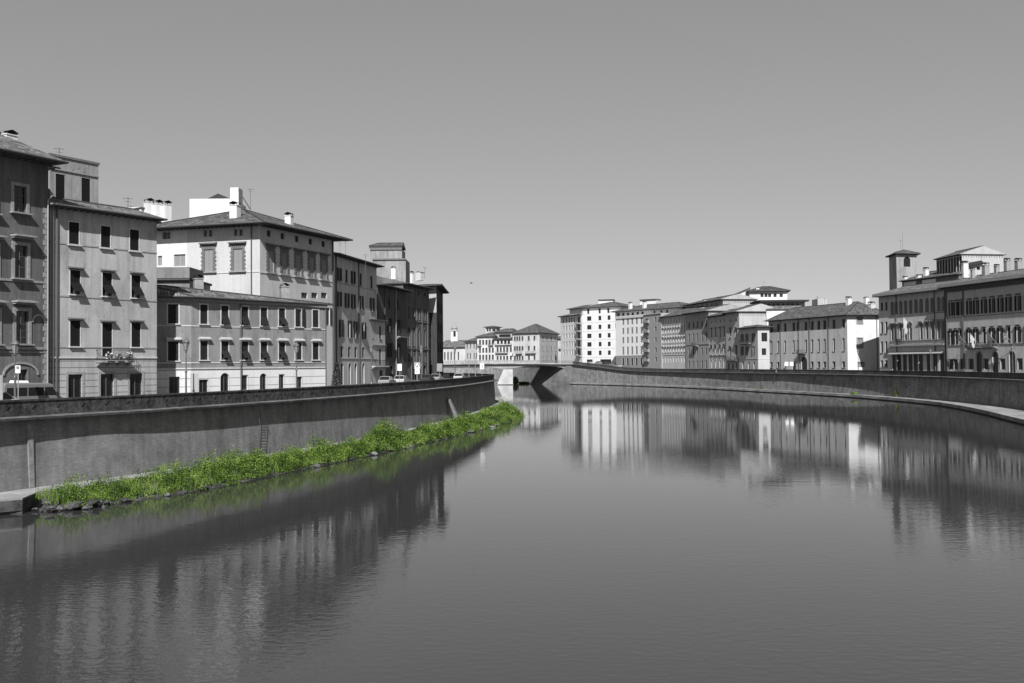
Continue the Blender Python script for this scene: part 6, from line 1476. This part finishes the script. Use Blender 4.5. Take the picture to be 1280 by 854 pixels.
# furled dark parasols at L5, statue near the far bridge end
for x, D, lab in ((421, 140, 'tall dark cypress-shaped shrub at the corner of the four-storey house'),):
    q = P2(x, 470, D); n = 1500; z = rng.uniform(0, 1, n); a_ = rng.uniform(0, 6.283, n); r_ = 0.85*(1-z)**0.7*rng.uniform(0.6, 1, n)
    C = np.stack([np.cos(a_)*r_, np.sin(a_)*r_, z*3.6+0.3], 1); t = thing('shrub', lab, 'shrub', (q.x, q.y, GZ)); link('foliage', leaves('foliage', C, C, np.full(n, 0.22), 0.5, flat('grey_leaves', 0.05, 0.7, var=0.4)), t)
    mb = MB(); mb.tube((0, 0, 0), (0, 0, 1.5), 0.08, 0.05, SOFFIT, 6); link('trunk', mb.mesh('trunk'), t)

p = P3(589, 354, 150); t = thing('bird', 'small dark bird flying in the sky right of the left bank roofs', 'bird', p)
mb = MB(); mb.lathe([(0, -0.22), (0.05, -0.12), (0.07, 0.02), (0.05, 0.16), (0.03, 0.2), (0, 0.26)], DARK, 8); mb.v = [(z, x, y) for x, y, z in mb.v]; link('body', mb.mesh('body'), t)
for s_ in (-1, 1): mb = MB(); mb.face([(0.06, s_*0.04, 0.02), (0.02, s_*0.3, 0.1), (-0.08, s_*0.46, 0.04), (-0.1, s_*0.28, 0.06), (-0.1, s_*0.04, 0.02)], DARK); mb.face([(0.06, s_*0.04, 0.035), (0.02, s_*0.3, 0.112), (-0.08, s_*0.46, 0.05), (-0.1, s_*0.28, 0.07), (-0.1, s_*0.04, 0.035)], DARK); link('wing', mb.mesh('wing'), t)
t.rotation_euler = (0, 0, 0.5)
# ------------------------------------------------------------------ light
w = bpy.data.worlds.new('World'); sc.world = w; w.use_nodes = True; nt = w.node_tree; bg = nt.nodes['Background']
L = Vector((0.03, 1.1, -1.0)).normalized()
sk = nt.nodes.new('ShaderNodeTexSky'); sk.sky_type = 'NISHITA'; sk.sun_disc = False; sk.sun_elevation = math.asin(-L.z); sk.sun_rotation = math.atan2(-L.x, -L.y)
sk.altitude = 10; sk.air_density = 1.0; sk.dust_density = 0.25; sk.ozone_density = 1.0
sep = nt.nodes.new('ShaderNodeSeparateColor'); nt.links.new(sk.outputs[0], sep.inputs[0])
# black-and-white film response of the sky: mostly red and green
m1 = nt.nodes.new('ShaderNodeMath'); m1.operation = 'MULTIPLY'; m1.inputs[1].default_value = 0.55; nt.links.new(sep.outputs[0], m1.inputs[0])
m2 = nt.nodes.new('ShaderNodeMath'); m2.operation = 'MULTIPLY_ADD'; m2.inputs[1].default_value = 0.40; nt.links.new(sep.outputs[1], m2.inputs[0]); nt.links.new(m1.outputs[0], m2.inputs[2])
m3 = nt.nodes.new('ShaderNodeMath'); m3.operation = 'MULTIPLY_ADD'; m3.inputs[1].default_value = 0.05; nt.links.new(sep.outputs[2], m3.inputs[0]); nt.links.new(m2.outputs[0], m3.inputs[2])
m4 = nt.nodes.new('ShaderNodeMath'); m4.operation = 'POWER'; m4.inputs[1].default_value = 0.56; nt.links.new(m3.outputs[0], m4.inputs[0])
m5 = nt.nodes.new('ShaderNodeMath'); m5.operation = 'MULTIPLY'; m5.inputs[1].default_value = SKY_K; nt.links.new(m4.outputs[0], m5.inputs[0])
m6 = nt.nodes.new('ShaderNodeMath'); m6.operation = 'MINIMUM'; m6.inputs[1].default_value = 5.6; nt.links.new(m5.outputs[0], m6.inputs[0])
nt.links.new(m6.outputs[0], bg.inputs[0]); bg.inputs[1].default_value = SKY_S
sl = bpy.data.lights.new('sun', 'SUN'); so = bpy.data.objects.new('sun', sl); COL.objects.link(so); sl.energy = SUN_S; sl.angle = math.radians(0.53); sl.color = (1, 1, 1)
so.rotation_euler = L.to_track_quat('-Z', 'Y').to_euler()
vs = sc.view_settings; vs.view_transform = 'Standard'; vs.look = 'None'; vs.exposure = EXPO; vs.gamma = 1.0; vs.use_curve_mapping = False
sc.render.engine = 'CYCLES'
sc.cycles.max_bounces = 6; sc.cycles.diffuse_bounces = 3; sc.cycles.glossy_bounces = 3; sc.cycles.transmission_bounces = 2
sc.render.resolution_x = 1024; sc.render.resolution_y = 683
